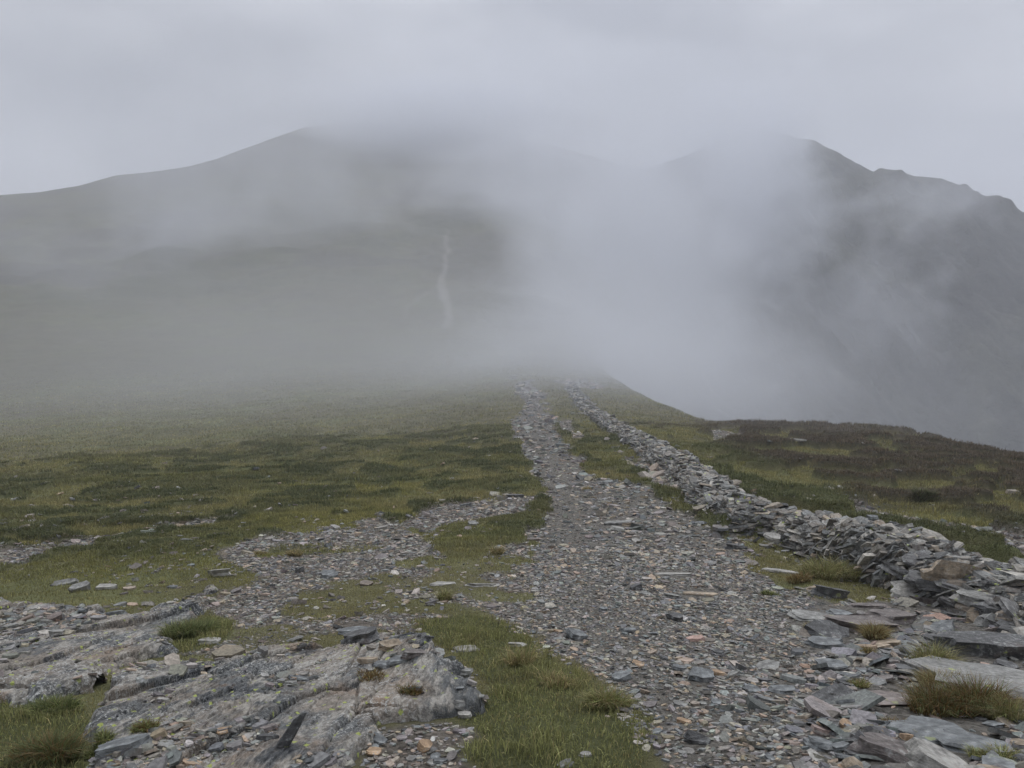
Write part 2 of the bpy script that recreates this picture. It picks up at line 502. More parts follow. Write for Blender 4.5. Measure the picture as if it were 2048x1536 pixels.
def mixc(n, fac, a, b, mode='MIX'):
    t = n.nodes.new("ShaderNodeMixRGB"); t.blend_type = mode
    if isinstance(fac, (int, float)): t.inputs[0].default_value = fac
    else: n.links.new(fac, t.inputs[0])
    for i, v in ((1, a), (2, b)):
        if isinstance(v, tuple): t.inputs[i].default_value = (*v, 1)
        else: n.links.new(v, t.inputs[i])
    return t.outputs[0]

def scalec(n, col, fac):
    t = n.nodes.new("ShaderNodeVectorMath"); t.operation = 'SCALE'
    n.links.new(col, t.inputs[0]); n.links.new(fac, t.inputs["Scale"])
    return t.outputs[0]

def bump(n, b, height, strength, dist):
    t = n.nodes.new("ShaderNodeBump"); t.inputs["Strength"].default_value = strength; t.inputs["Distance"].default_value = dist
    n.links.new(height, t.inputs["Height"]); n.links.new(t.outputs[0], b.inputs["Normal"])

def attr(n, name):
    t = n.nodes.new("ShaderNodeAttribute"); t.attribute_name = name
    return t

def m_ground():
    m, n, b, out = new_mat("ground_cover")
    co = n.nodes.new("ShaderNodeTexCoord").outputs["Object"]
    c = attr(n, "tint").outputs["Color"]; g = attr(n, "gravel").outputs["Fac"]; far = attr(n, "far").outputs["Fac"]
    f1 = noise(n, co, 55, 6, .75); f2 = noise(n, co, 3.2, 6, .7); f3 = noise(n, co, .22, 6, .7)
    k = math_(n, 'MULTIPLY', mrange(n, f1, .25, .75, .62, 1.38), mrange(n, f2, .3, .7, .72, 1.28))
    k = math_(n, 'MULTIPLY', k, mrange(n, f3, .3, .7, .8, 1.2))
    vor = n.nodes.new("ShaderNodeTexVoronoi"); vor.inputs["Scale"].default_value = 42
    n.links.new(co, vor.inputs["Vector"])
    vg = mixc(n, 1.0, c, scalec(n, vor.outputs["Color"], mrange(n, f2, 0, 1, 1.5, 1.5)), 'MULTIPLY')
    vsp = n.nodes.new("ShaderNodeRGBToBW"); n.links.new(vor.outputs["Color"], vsp.inputs[0])
    vk = mrange(n, vsp.outputs[0], .1, .9, .5, 1.5)
    cg = scalec(n, c, vk)
    cc = mixc(n, g, scalec(n, c, k), cg)
    n.links.new(cc, b.inputs["Base Color"])
    hh = math_(n, 'ADD', math_(n, 'MULTIPLY', f1, .35), math_(n, 'MULTIPLY', f2, 1.0))
    hv = math_(n, 'ADD', math_(n, 'MULTIPLY', vor.outputs["Distance"], -.25), hh)
    bump(n, b, hv, 1.0, .06)
    b.inputs["Specular IOR Level"].default_value = .1
    return m

def m_stone(name, lichen=0.0, bumpd=.004, grain=30):
    m, n, b, out = new_mat(name)
    tcn = n.nodes.new("ShaderNodeTexCoord"); co = tcn.outputs["Object"]
    c = attr(n, "tint").outputs["Color"]
    f1 = noise(n, co, grain, 6, .65); f2 = noise(n, co, 7, 4, .6)
    k = math_(n, 'MULTIPLY', mrange(n, f1, .32, .68, .55, 1.45), mrange(n, f2, .3, .7, .72, 1.28))
    cc = scalec(n, c, k)
    rust = mrange(n, noise(n, co, 3.3, 4, .6), .58, .72, 0, .35)
    cc = mixc(n, rust, cc, (.20, .13, .085))
    if lichen > 0:
        wl = mrange(n, noise(n, co, 38, 5, .75), .57 - .05 * lichen, .63, 0, .8)
        cl = mrange(n, noise(n, co, 5, 3, .6), .42, .6, .2, 1)
        cc = mixc(n, math_(n, 'MULTIPLY', wl, cl), cc, (.36, .37, .35))
        v = n.nodes.new("ShaderNodeTexVoronoi"); v.inputs["Scale"].default_value = 9
        n.links.new(co, v.inputs["Vector"])
        wob = math_(n, 'ADD', v.outputs["Distance"], mrange(n, noise(n, co, 60, 3, .6), 0, 1, -.16, .16))
        yl = mrange(n, wob, .16, .20, 1, 0)
        yl = math_(n, 'MULTIPLY', yl, mrange(n, noise(n, co, 2.4, 3, .6), .5, .56, 0, 1))
        cc = mixc(n, math_(n, 'MULTIPLY', yl, min(1, lichen)), cc, (.40, .46, .13))
    n.links.new(cc, b.inputs["Base Color"])
    b.inputs["Roughness"].default_value = .72
    b.inputs["Specular IOR Level"].default_value = .35
    # fine cleavage lines across the thickness plus grain
    sp = n.nodes.new("ShaderNodeMapping"); sp.inputs["Scale"].default_value = (1, 1, 7)
    n.links.new(co, sp.inputs["Vector"])
    h = math_(n, 'ADD', f1, noise(n, sp.outputs[0], 18, 4, .6))
    bump(n, b, h, .7, bumpd)
    return m

def m_outcrop():
    m, n, b, out = new_mat("bedrock")
    co = n.nodes.new("ShaderNodeTexCoord").outputs["Object"]
    mp = n.nodes.new("ShaderNodeMapping"); mp.inputs["Rotation"].default_value = (0, 0, math.atan2(SD[0], SD[1]))
    mp.inputs["Scale"].default_value = (1, .4, 1)
    n.links.new(co, mp.inputs["Vector"]); st = mp.outputs[0]
    big = noise(n, co, 1.7, 4, .6); mid = noise(n, st, 9, 6, .65); fine = noise(n, st, 45, 5, .7)
    c = mixc(n, mrange(n, big, .44, .54, 0, 1), (.125, .130, .128), (.25, .218, .18))
    c = mixc(n, mrange(n, mid, .50, .58, 0, .85), c, (.38, .355, .31))
    c = mixc(n, mrange(n, noise(n, co, 2.6, 4, .6), .57, .68, 0, .6), c, (.32, .225, .15))
    c = mixc(n, mrange(n, noise(n, st, 4.1, 5, .7), .56, .61, 0, .85), c, (.075, .08, .085))
    c = scalec(n, c, mrange(n, fine, .32, .68, .45, 1.5))
    # pale crust lichen and yellow-green map lichen
    spk = mrange(n, noise(n, co, 48, 6, .85), .53, .58, 0, 1)
    reg = mrange(n, noise(n, co, 1.9, 3, .5), .40, .56, .1, .9)
    c = mixc(n, math_(n, 'MULTIPLY', spk, reg), c, (.60, .60, .57))
    v = n.nodes.new("ShaderNodeTexVoronoi"); v.inputs["Scale"].default_value = 17
    n.links.new(co, v.inputs["Vector"])
    wob = math_(n, 'ADD', v.outputs["Distance"], mrange(n, noise(n, co, 70, 4, .7), 0, 1, -.2, .2))
    yl = math_(n, 'MULTIPLY', mrange(n, wob, .17, .21, 1, 0), mrange(n, noise(n, co, 3.4, 3, .6), .42, .50, 0, 1))
    c = mixc(n, yl, c, (.42, .47, .14))
    n.links.new(c, b.inputs["Base Color"])
    b.inputs["Roughness"].default_value = .75
    h = math_(n, 'ADD', math_(n, 'MULTIPLY', mid, 1.6), fine)
    h = math_(n, 'ADD', h, math_(n, 'MULTIPLY', noise(n, co, 90, 4, .7), .5))
    bump(n, b, h, 1.0, .022)
    return m

def m_leaf(name):
    m, n, b, out = new_mat(name)
    c = attr(n, "tint").outputs["Color"]
    n.links.new(c, b.inputs["Base Color"])
    b.inputs["Roughness"].default_value = .6
    b.inputs["Specular IOR Level"].default_value = .2
    tr = n.nodes.new("ShaderNodeBsdfTranslucent"); n.links.new(c, tr.inputs["Color"])
    mxs = n.nodes.new("ShaderNodeMixShader"); mxs.inputs[0].default_value = .3
    n.links.new(b.outputs[0], mxs.inputs[1]); n.links.new(tr.outputs[0], mxs.inputs[2])
    n.links.new(mxs.outputs[0], out.inputs["Surface"])
    return m

M_GROUND = m_ground()
M_STONE = m_stone("slate", 0.0, .004, 60)
M_SLAB = m_stone("lichened_slate", 1.2, .012, 34)
M_BIG = m_stone("bare_slate", .35, .014, 24)
M_WALL = m_stone("weathered_slate", 1.3, .008, 34)
M_ROCK = m_outcrop()
M_LEAF = m_leaf("grass_blades")

def mountain_mat():
    m, n, b, out = new_mat("crag_and_heath")
    co = n.nodes.new("ShaderNodeTexCoord").outputs["Object"]
    c = attr(n, "tint").outputs["Color"]
    k = math_(n, 'MULTIPLY', mrange(n, noise(n, co, .045, 6, .7), .3, .7, .6, 1.4), mrange(n, noise(n, co, .4, 5, .7), .3, .7, .7, 1.3))
    n.links.new(scalec(n, c, k), b.inputs["Base Color"])
    bump(n, b, noise(n, co, .12, 7, .75), 1.0, 5.0)
    b.inputs["Specular IOR Level"].default_value = .1
    return m
M_MOUNT = mountain_mat()

# ------------------------------------------------------------------ ground sheet
rings = np.concatenate([[0.02, .4, .9, 1.4, 1.8], np.exp(np.linspace(math.log(2.0), math.log(55), 820)),
                        np.exp(np.linspace(math.log(55), math.log(980), 420))[1:]])
azf = np.linspace(-0.86, 0.86, 821)
azc = np.linspace(0.86, 2 * math.pi - 0.86, 70)[1:]
azs = np.concatenate([azf, azc])                        # the last one closes the circle onto the first
R, A = np.meshgrid(rings, azs, indexing='ij')
X = R * np.sin(A); Y = R * np.cos(A)
Gz = np.zeros_like(X); Pz = np.zeros_like(X); Tz = np.zeros_like(X); HR = np.zeros_like(X); GRN = np.zeros_like(X)
g, p, t, hr, gr = zones_at(X.ravel(), Y.ravel())
Gz, Pz, Tz, HR, GRN = [q.reshape(X.shape) for q in (g, p, t, hr, gr)]
Zg = base_z(X, Y) + micro(X, Y, Gz)
# far track up the hill
PX, PY = project(X, Y, Zg)
far = (R > 110) & (Y > 50)
TR = np.zeros_like(X)
xm, ym = X[far], Y[far]
TR[far] = sstep(1, 8, pdist(POLY['tracka'], PX[far] + (fbm(xm * .12, ym * .12, 8, 3) - .5) * 18, PY[far])) * (.35 + .65 * fbm(xm * .25, ym * .25, 18, 3))
TR[far] = np.maximum(TR[far], .3 * sstep(-4, 2, pdist([(806,625),(812,610),(850,585),(872,578),(850,592),(818,614),(812,640)], PX[far], PY[far])))
V = np.stack([X, Y, Zg], -1).reshape(-1, 3)
RR = R.ravel(); x, y = V[:, 0], V[:, 1]
hm = hummocks(x, y)
n1 = fbm(x * .5, y * .5, 101, 4); n2 = fbm(x * .08, y * .08, 131, 4); n3 = fbm(x * 2.5, y * 2.5, 151, 3); n4 = fbm(x * .018, y * .018, 171, 5, .6)
def mixv(a, b, w): return a * (1 - w[:, None]) + np.array(b)[None] * w[:, None]
col = np.tile(np.array([.140, .132, .066]), (len(V), 1))
col = mixv(col, (.155, .160, .074), sstep(.45, .62, n1))
col = mixv(col, (.20, .17, .10), sstep(.50, .70, n3) * .2)
col = mixv(col, (.088, .096, .044), hm * (.75 - .5 * sstep(20, 45, RR)))
col = mixv(col, (.135, .118, .075), sstep(22, 40, RR) * .6 * sstep(.35, .6, n2))
col = mixv(col, (.088, .078, .056), sstep(150, 300, RR) * sstep(.42, .6, n4) * .8)
col = mixv(col, (.105, .105, .066), sstep(150, 300, RR) * sstep(.5, .3, n4) * .8)
col = mixv(col, (.058, .046, .036), HR.ravel() * (.12 + .75 * hm) * (1 - .7 * GRN.ravel()))
col = mixv(col, (.150, .140, .122), Gz.ravel())
col = mixv(col, (.15, .125, .10), (1 - Pz.ravel()) * Gz.ravel() * .5)
col = mixv(col, (.075, .085, .035), Tz.ravel() * .8)
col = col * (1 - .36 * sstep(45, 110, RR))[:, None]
col = mixv(col, (.25, .235, .21), TR.ravel() * .75)
# faces of the sheet -> ground, path and the hill beyond the col
ZZ = V
Gf = ((Pz[:-1, :-1] + Pz[1:, 1:]) * .5)
nc = len(azs)
def cell(a): return a[:-1, :-1]
hillc = cell(R) > 165
hillc &= cell(Y) > 0
pathc = ((Gf > .5) & (cell(R) < 110)) | (cell(TR) > .25)
pathc &= ~(hillc & (cell(TR) <= .25))
ext = dict(gravel=Gz.ravel(), far=sstep(40, 150, RR))
Qg = grid_faces(len(rings), nc, ~hillc & ~pathc)
Qh = grid_faces(len(rings), nc, hillc & ~pathc)
Qp = grid_faces(len(rings), nc, pathc)
# close the seam behind the camera
i = np.arange(len(rings) - 1)
Qs = np.stack([i * nc + nc - 1, (i + 1) * nc + nc - 1, (i + 1) * nc, i * nc], 1)
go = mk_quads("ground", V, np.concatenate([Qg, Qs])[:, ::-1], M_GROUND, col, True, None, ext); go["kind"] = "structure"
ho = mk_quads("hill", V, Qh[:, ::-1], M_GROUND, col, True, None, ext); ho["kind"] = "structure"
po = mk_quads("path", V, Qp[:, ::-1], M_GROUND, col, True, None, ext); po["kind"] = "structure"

# ------------------------------------------------------------------ craggy mountain across the corrie
SKY_R = [(1000,420),(1200,360),(1340,320),(1420,285),(1480,268),(1530,264),(1565,270),(1580,278),(1612,282),(1640,296),(1650,300),(1668,314),(1700,328),(1727,343),(1738,338),(1770,342),(1800,349),(1835,355),(1860,358),(1885,368),(1912,370),(1926,384),(1945,392),(1978,392),(1990,399),(2010,416),(2048,438),(2200,520),(2500,640),(3200,760)]
azm = np.linspace(math.atan((1000 - 1024) / F), math.atan((3200 - 1024) / F), 560)
tt = np.concatenate([np.linspace(0, 1, 330), np.linspace(1, 1.3, 20)[1:]])
Tm, Am = np.meshgrid(tt, azm, indexing='ij')
pxm = W0 / 2 + F * np.tan(Am)
skr = np.interp(pxm, [s[0] for s in SKY_R], [s[1] for s in SKY_R])
sh = (fbm(pxm * .03, pxm * 0, 5, 4, .6) - .5) * 9
v = (H0 / 2 - (skr + sh)) / F
el = (-SP + v * CP) / (CP + v * SP)                 # height over distance ahead
Ys = 440 + 36 * np.sin(Am * 7)
zsky = EYE + el * Ys
Yb = 190.0
zb = -75.0
tc_ = np.clip(Tm, 0, 1)
Yd = Yb + (Ys - Yb) * Tm
prof = tc_ ** 1.12
Zm = zb + (zsky - zb) * prof - np.clip(Tm - 1, 0, 1) * 500
Xm = Yd * np.tan(Am)
# buttresses and gullies running down to the right
uu = (Xm * .91 + Yd * .41); ww = (Xm * .41 - Yd * .91)
rg = 1 - np.abs(fbm(uu * .027, ww * .010, 61, 5, .55) * 2 - 1)
rg2 = 1 - np.abs(fbm(uu * .10, ww * .034, 67, 4, .6) * 2 - 1)
fade = sstep(1.0, .93, Tm) * sstep(0, .1, Tm)
Zm = Zm + ((rg - .72) * 28 + (rg2 - .7) * 9 + (fbm(Xm * .05, Yd * .05, 71, 5, .6) - .5) * 10) * fade
Vm = np.stack([Xm, Yd, Zm], -1).reshape(-1, 3)
cm = np.tile(np.array([.058, .055, .050]), (len(Vm), 1))
xx, yy = Vm[:, 0], Vm[:, 1]
u_, w_ = uu.ravel(), ww.ravel()
cm = mixv(cm, (.085, .085, .062), sstep(.45, .6, fbm(xx * .02, yy * .02, 73, 4)) * .8)
cm = mixv(cm, (.16, .155, .14), sstep(.60, .68, fbm(u_ * .15, w_ * .02, 79, 4)) * .35)
cm = mixv(cm, (.035, .035, .035), sstep(.6, .72, fbm(u_ * .05, w_ * .02, 83, 4)) * .6)
mo = mk_quads("mountain", Vm, grid_faces(len(tt), len(azm))[:, ::-1], M_MOUNT, cm, True); mo["kind"] = "structure"

# ------------------------------------------------------------------ bedrock outcrops
def outcrop(name, x0, x1, y0, y1, step, polyname, label):
    xs = np.arange(x0, x1, step); ys = np.arange(y0, y1, step)
    Yo, Xo = np.meshgrid(ys, xs, indexing='ij')
    ho_ = outcrop_h(Xo.ravel(), Yo.ravel()).reshape(Xo.shape)
    Zo = base_z(Xo, Yo) + ho_
    px, py = project(Xo, Yo, base_z(Xo, Yo))
    d = pdist(POLY[polyname], px, py) / (F / Yo)
    keep = (ho_ > -.13) & (d > -.2)
    if polyname == 'out2': keep &= ~((pdist(POLY['out1'], px, py) > 0))
    else: keep &= ~((pdist(POLY['out2'], px, py) > 0))
    keep = keep[:-1, :-1]
    Vo = np.stack([Xo, Yo, Zo], -1).reshape(-1, 3)
    o = mk_quads(name, Vo, grid_faces(len(ys), len(xs), keep)[:, ::-1], M_ROCK, None, False)
    o["label"] = label; o["category"] = "rock"
    return o
outcrop("rock_outcrop", -2.2, .15, 1.9, 4.9, .0055, 'out1', "broad lichen-speckled slate outcrop humped beside the green turf tongue")
outcrop("rock_outcrop", -5.2, -1.2, 3.0, 7.2, .010, 'out2', "low banded grey bedrock shelf behind the lush grass at the left edge")

# ------------------------------------------------------------------ colours of slate
PAL = np.array([(.148,.152,.146),(.190,.190,.178),(.240,.232,.208),(.098,.098,.094),(.175,.158,.136),(.29,.268,.228),(.31,.245,.18),(.27,.228,.175),(.160,.144,.126),(.38,.355,.31)])
PW_PATH = np.array([.14,.19,.15,.08,.08,.08,.085,.10,.07,.025])
PW_FINE = np.array([.10,.15,.14,.05,.20,.12,.06,.10,.05,.03])
PW_DARK = np.array([.27,.22,.08,.2,.09,.03,.02,.03,.06,.0])
PW_PALE = np.array([.02,.10,.25,.0,.05,.25,.03,.10,.0,.2])
def pick(N, w, rnd=rng):
    c = PAL[rnd.choice(len(PAL), N, p=w / w.sum())]
    return c * rnd.uniform(.78, 1.25, (N, 1)) * (1 + rnd.normal(0, .05, (N, 3)) * np.array([1, .5, -1])[None])

BLUE = (.155, .164, .164); DARK = (.088, .088, .087); MID = (.215, .212, .196); PALE = (.31, .298, .268); TAN = (.31, .25, .18)
ORNG = (.36, .25, .155); PURP = (.150, .131, .120); PINK = (.21, .18, .162)
# px, py, width px, depth px (as laid on the ground), thickness px, yaw, tilt x, tilt y, colour, lichen, label
BIG = [
 (1990,1368,330,210,26,-20,4,6,MID,1,"biggest flat slab at the right edge, grey with yellow lichen dots"),
 (1965,1298,200,62,44,-12,16,4,DARK,1,"thick dark slab with yellow and white lichen above the biggest flat slab"),
 (1790,1398,190,100,10,8,0,0,PINK,0,"pinkish striated slab flush with the gravel left of the rust-brown tussock"),
 (1860,1462,170,110,14,20,4,-3,BLUE,0,"blue-grey flat slab below the pinkish striated one"),
 (1950,1486,150,100,16,-30,3,5,BLUE,0,"blue-grey slab touching the lower edge of the large tussock"),
 (1785,1508,160,70,36,-35,8,12,PURP,1,"blocky brown-edged slab near the bottom edge, right of the path"),
 (1870,1525,140,80,40,-38,6,10,PALE,1,"pale lichened block at the bottom edge beside the blocky brown-edged slab"),
 (1720,1248,130,90,20,10,3,-4,PURP,0,"wide cracked purple-grey slab lying flat in the dark shards"),
 (1655,1268,110,52,16,40,14,-8,DARK,0,"tilted dark slab leaning on the cracked purple-grey slab"),
 (1630,1236,110,60,9,-20,3,4,MID,1,"pale speckled slab with a yellow lichen edge by the path"),
 (1660,1190,70,40,26,-10,10,10,DARK,0,"dark angular block at the lower edge of the wall-foot tussock"),
 (1628,1178,44,24,10,30,8,0,TAN,0,"brown stone propped on the left end of the dark angular block"),
 (1785,1236,120,60,20,25,6,4,PURP,0,"smooth purple-grey slab beyond the cracked one"),
 (1835,1188,110,50,28,-8,22,0,PALE,1,"humped pale lichen-crusted boulder leaning out of the heap"),
 (1855,1206,90,44,26,-5,4,0,PURP,0,"reddish-brown block wedged under the humped pale boulder"),
 (1905,1160,120,60,52,20,25,14,TAN,1,"tall brownish boulder with speckled face on the wall end"),
 (1990,1205,140,46,18,-22,14,6,MID,0,"long grey slab slanting down beside the tall brownish boulder"),
 (2010,1222,120,40,16,-24,14,6,DARK,0,"long dark slab stacked just under the slanting grey one"),
 (1955,1240,70,46,34,60,20,-20,TAN,1,"knobbly brown rock in the middle of the right-hand heap"),
 (1985,1252,46,40,40,80,28,10,MID,1,"upright grey stone with yellow lichen above the thick dark slab"),
 (1930,1268,80,40,24,30,20,8,PURP,1,"speckled long rock pointing up-right above the yellow-green tussock"),
 (2035,1258,90,60,22,-15,10,4,DARK,0,"dark slab cut by the right edge above the lichened slabs"),
 (2040,1160,90,30,12,-15,8,4,MID,0,"flat pale-topped slab at the far back of the heap by the right edge"),
 (1925,1125,90,34,14,-25,6,4,MID,0,"long flat slab on the top rear of the wall end"),
 (1985,1138,60,26,16,-20,8,6,BLUE,0,"blue-grey block on the rim of the wall end beside the green bank"),
 (1560,1144,88,22,7,-14,2,0,PALE,0,"long pale slab lying where gravel meets wall-foot grass"),
 (1722,1158,90,24,6,2,0,0,PALE,1,"thin whitish slab under the foot of the wall"),
 (1352,1237,36,34,16,-45,14,10,DARK,0,"dark pointed stone alone on the right half of the path"),
 (1400,1355,60,50,22,-30,14,8,BLUE,0,"blue-grey chunk with an orange stone on its back, mid path"),
 (1436,1348,40,26,12,-20,8,0,ORNG,0,"orange stone resting against the blue-grey chunk"),
 (1395,1482,62,26,16,-14,6,6,DARK,0,"long dark shard on the path close to the bottom edge"),
 (1360,1338,44,30,12,10,8,0,BLUE,0,"pale blue shard just up-left of the blue-grey chunk"),
 (1360,1410,40,26,9,-10,4,0,MID,0,"grey shard alone right of the turf tip"),
 (1565,1380,60,34,12,-25,8,6,BLUE,0,"flat blue shard in the lower middle of the path"),
 (1640,1490,60,44,18,25,12,10,BLUE,0,"blue-grey wedge beside the blocky slab near the bottom"),
 (1690,1452,30,24,14,0,8,0,ORNG,0,"orange-brown cube-like stone left of the blue-grey flat slab"),
 (1812,1474,30,22,12,0,6,0,ORNG,0,"pale orange stone sitting on the edge of the blue-grey flat slab"),
 (1755,1360,22,14,8,0,0,0,PALE,0,"small rounded cream stone on fine gravel above the pinkish slab"),
 (658,1152,42,40,14,0,5,0,BLUE,0,"grey slab alone on the left gravel beyond the outcrop"),
 (598,1142,22,20,14,20,12,0,DARK,0,"small dark block left of the grey slab on the left gravel"),
 (440,1146,50,36,14,10,10,0,PALE,0,"pale lumpy rock on the grass at the tip of the left gravel"),
 (130,1168,60,18,10,25,26,0,MID,0,"slab tilted out of the grass at far left above the rock shelf"),
 (160,1178,40,28,16,30,20,0,MID,0,"smaller tilted rock to the right of the far-left tilted slab"),
 (215,1176,48,20,11,20,22,0,PALE,0,"pale ridge of rock in the grass near the far-left tilted slab"),
 (271,1160,16,14,8,0,0,0,PALE,0,"small pale stone alone on the left grass"),
 (345,1175,24,10,6,0,0,0,BLUE,0,"small blue-grey block at the head of the rock shelf"),
 (235,1228,44,40,12,-10,8,0,BLUE,0,"blue-grey slab on the shelf margin beside the grass"),
 (420,1283,46,36,10,12,4,0,PALE,0,"whitish flat stone next to the bright green tussock"),
 (930,1012,30,16,8,0,8,0,BLUE,0,"blue-grey stone in the grass left of the path bend"),
 (945,1050,24,26,10,0,10,0,MID,0,"pale grey stone pair below the bend grass"),
 (887,1168,70,34,5,15,0,0,PALE,0,"pale bare slab set flush in the left gravel"),
 (965,1170,70,30,5,8,0,0,PALE,0,"fawn bare slab set flush beside the pale flush one"),
 (1270,1178,30,20,14,0,10,0,DARK,0,"dark nub of stone near the centre of the path"),
 (1262,1050,44,26,8,-10,4,0,TAN,0,"rust-stained slab half buried in the upper path"),
 (725,1275,86,70,24,15,10,-12,DARK,0,"dark jagged slab on the far crest of the outcrop"),
 (710,1262,70,40,10,10,6,4,BLUE,0,"thin slab perched on the dark jagged slab"),
 (768,1330,52,44,9,-10,8,4,BLUE,0,"pointed blue-grey flake lying on the outcrop"),
 (735,1322,50,26,12,-8,8,4,TAN,0,"tan stone left of the pointed blue-grey flake"),
 (738,1340,24,26,9,30,8,4,MID,0,"little grey flake below the tan stone on the outcrop"),
 (830,1308,64,34,14,28,14,4,PURP,0,"dark slanting block below the outcrop summit"),
 (795,1322,50,28,10,20,10,0,BLUE,0,"grey flake between the pointed flake and slanting block"),
 (780,1292,60,26,14,38,22,0,TAN,0,"brown ridge stone running up to the outcrop summit"),
 (930,1345,46,34,12,-10,6,0,MID,0,"pale grey stone on the right shoulder of the outcrop"),
 (830,1380,44,20,12,-6,10,0,DARK,0,"dark boat-shaped stone in the outcrop ledge"),
 (575,1478,26,22,60,15,8,30,DARK,0,"upright dark fin of slate standing on the outcrop"),
 (535,1476,54,20,14,10,6,4,DARK,0,"flat dark shard at the foot of the upright fin"),
 (250,1492,120,60,20,30,10,-4,BLUE,0,"long bluish slab along the left foot of the outcrop"),
 (262,1488,26,20,14,0,8,0,ORNG,0,"orange stone on the long bluish slab"),
 (848,1497,30,26,22,20,14,8,ORNG,0,"orange lump in the gravel pocket below the outcrop"),
 (758,1484,22,44,12,70,8,10,BLUE,0,"bluish splinter in the pocket left of the orange lump"),
 (930,1432,34,20,14,-10,8,0,PALE,0,"cream stone at the outcrop toe against the turf"),
 (918,1410,18,34,16,75,14,20,MID,0,"grey tooth of rock at the outcrop toe"),
 (1170,1510,30,18,8,0,4,0,PALE,0,"pale stone sunk in the bottom of the turf tongue"),
 (1130,1530,34,40,10,-50,14,0,MID,0,"grey shard poking from the turf at the bottom edge"),
 (1035,1290,44,24,8,-15,6,0,PALE,0,"whitish rock breaking the upper turf tongue"),
 (930,1300,60,24,8,20,6,0,PALE,0,"low fawn rock between outcrop and turf"),
 (1650,1288,90,40,14,-8,8,3,BLUE,0,"rectangular blue-grey slab under the tilted dark slab"),
 (1740,1212,90,24,7,-4,6,0,PURP,0,"thin brown-topped slab floating above the cracked slab"),
 (1680,1228,60,30,9,-15,6,2,BLUE,0,"dark blue flake left of the thin brown-topped slab"),
 (1350,1149,78,26,5,4,0,0,PALE,0,"greenish-pale bare slab flush in the stony path near the wall-foot grass"),
 (1400,1188,84,30,5,-6,0,0,TAN,0,"fawn bare slab flush in the path below the greenish-pale one"),
 (1470,1095,46,22,10,-8,8,0,DARK,0,"dark raised slab on the right side of the path above the flush slabs"),
 (1235,1048,66,24,9,-6,6,0,MID,0,"long grey slab just left of the rust-stained one on the upper path"),
 (1030,993,40,16,7,0,6,0,DARK,0,"dark slab at the grass edge where the path narrows"),
 (1590,880,50,10,4,0,0,0,PALE,0,"white stone streak lying in the heather"),
 (1745,1040,30,14,14,0,6,0,BLUE,0,"little stack of blue stones in the grass behind the wall"),
]

def off_slabs(x, y):
    px, py = project(x, y, base_z(x, y))
    keep = np.ones(len(x), bool)
    for b in BIG:
        if b[2] < 55: continue
        hx, hy = b[2] * .46, b[3] * .36 + b[4] * .25
        a = math.radians(-b[5] * .6); dx, dy = px - b[0], py - b[1]
        u_, v_ = dx * math.cos(a) - dy * math.sin(a), dx * math.sin(a) + dy * math.cos(a)
        inside = (np.abs(u_ / hx) ** 2.5 + np.abs(v_ / hy) ** 2.5) < 1
        keep &= ~(inside & (rng.uniform(0, 1, len(x)) < .95))
    return keep
# ------------------------------------------------------------------ scree and gravel (nobody could count it)
def sample_r(N, r0, r1, size):
    rr = np.exp(np.linspace(math.log(r0), math.log(r1), 400))
    pdf = rr / size(rr) ** 2
    cdf = np.concatenate([[0], np.cumsum((pdf[1:] + pdf[:-1]) * .5 * np.diff(rr))]); cdf /= cdf[-1]
    return np.interp(rng.uniform(0, 1, N), cdf, rr)

def scatter(N, r0, r1, size, a0=-.82, a1=.82):
    r = sample_r(N, r0, r1, size); a = rng.uniform(a0, a1, N)
    return r * np.sin(a), r * np.cos(a), r

def visible(x, y, m=80):
    px, py = project(x, y, base_z(x, y))
    return (px > -m) & (px < W0 + m) & (py < H0 + 140)

def scree(name, N, r0, r1, med, far_k, zfun, pal, sig=.5, thick=.3, maxs=.16, lift=.25, tilt=.22, yawmode=None, matl=None):
    size = lambda r: np.maximum(med, far_k * r)
    x, y, r = scatter(N, r0, r1, size)
    ok = visible(x, y); x, y, r = x[ok], y[ok], r[ok]
    ok = (zfun(x, y) > rng.uniform(0, 1, len(x))) & off_slabs(x, y); x, y, r = x[ok], y[ok], r[ok]
    N = len(x)
    s = np.minimum(size(r) * np.exp(rng.normal(0, sig, N)), maxs + .01 * r)
    el_ = rng.uniform(.45, 1.0, N)
    T = s * thick * rng.uniform(.4, 1.2, N)
    z = surf(x, y) + T * lift
    pos = np.stack([x, y, z], -1)
    V = shard_verts(N, s * 1.25, s * 1.25 * el_, T, pos, rng.uniform(0, 6.28, N), rng.normal(0, tilt, N), rng.normal(0, tilt, N))
    zx, zy = slope_tilt(x, y)
    V = apply_slope(V, pos, zx, zy)
    c = np.repeat(pick(N, pal), 12, 0)
    Lp, St, Tt = shard_topo(N)
    o = mk(name, V.reshape(-1, 3), Lp, St, Tt, matl or M_STONE, c)
    o["kind"] = "stuff"
    print(name, N)
    return o

zp = lambda x, y: zones_at(x, y)[1]
def darkness(x, y):          # darker, coarser slate to the right of the path
    px, py = project(x, y, base_z(x, y))
    return sstep(0, 220, (px - 1560) + (py - 1300) * .12) * sstep(1120, 1170, py)
def trod_(x, y):             # the worn line up the left of the path
    px, py = project(x, y, base_z(x, y))
    c_ = np.interp(py, [760, 850, 950, 1100, 1250, 1536], [1050, 1075, 1120, 1160, 1200, 1420])
    w_ = np.interp(py, [760, 950, 1250, 1536], [25, 50, 75, 110])
    return sstep(w_, w_ * .3, np.abs(px - c_) + (fbm(x * 2, y * 2, 321, 3) - .5) * w_)
def zf(x, y):
    g, p, t, hr, gr = zones_at(x, y); return np.clip(g - p, 0, 1)
scree("gravel", 90000, 2.1, 9, .020, .0035, lambda x, y: zp(x, y) * (1 - .45 * trod_(x, y)), PW_PATH, sig=.45, maxs=.09)
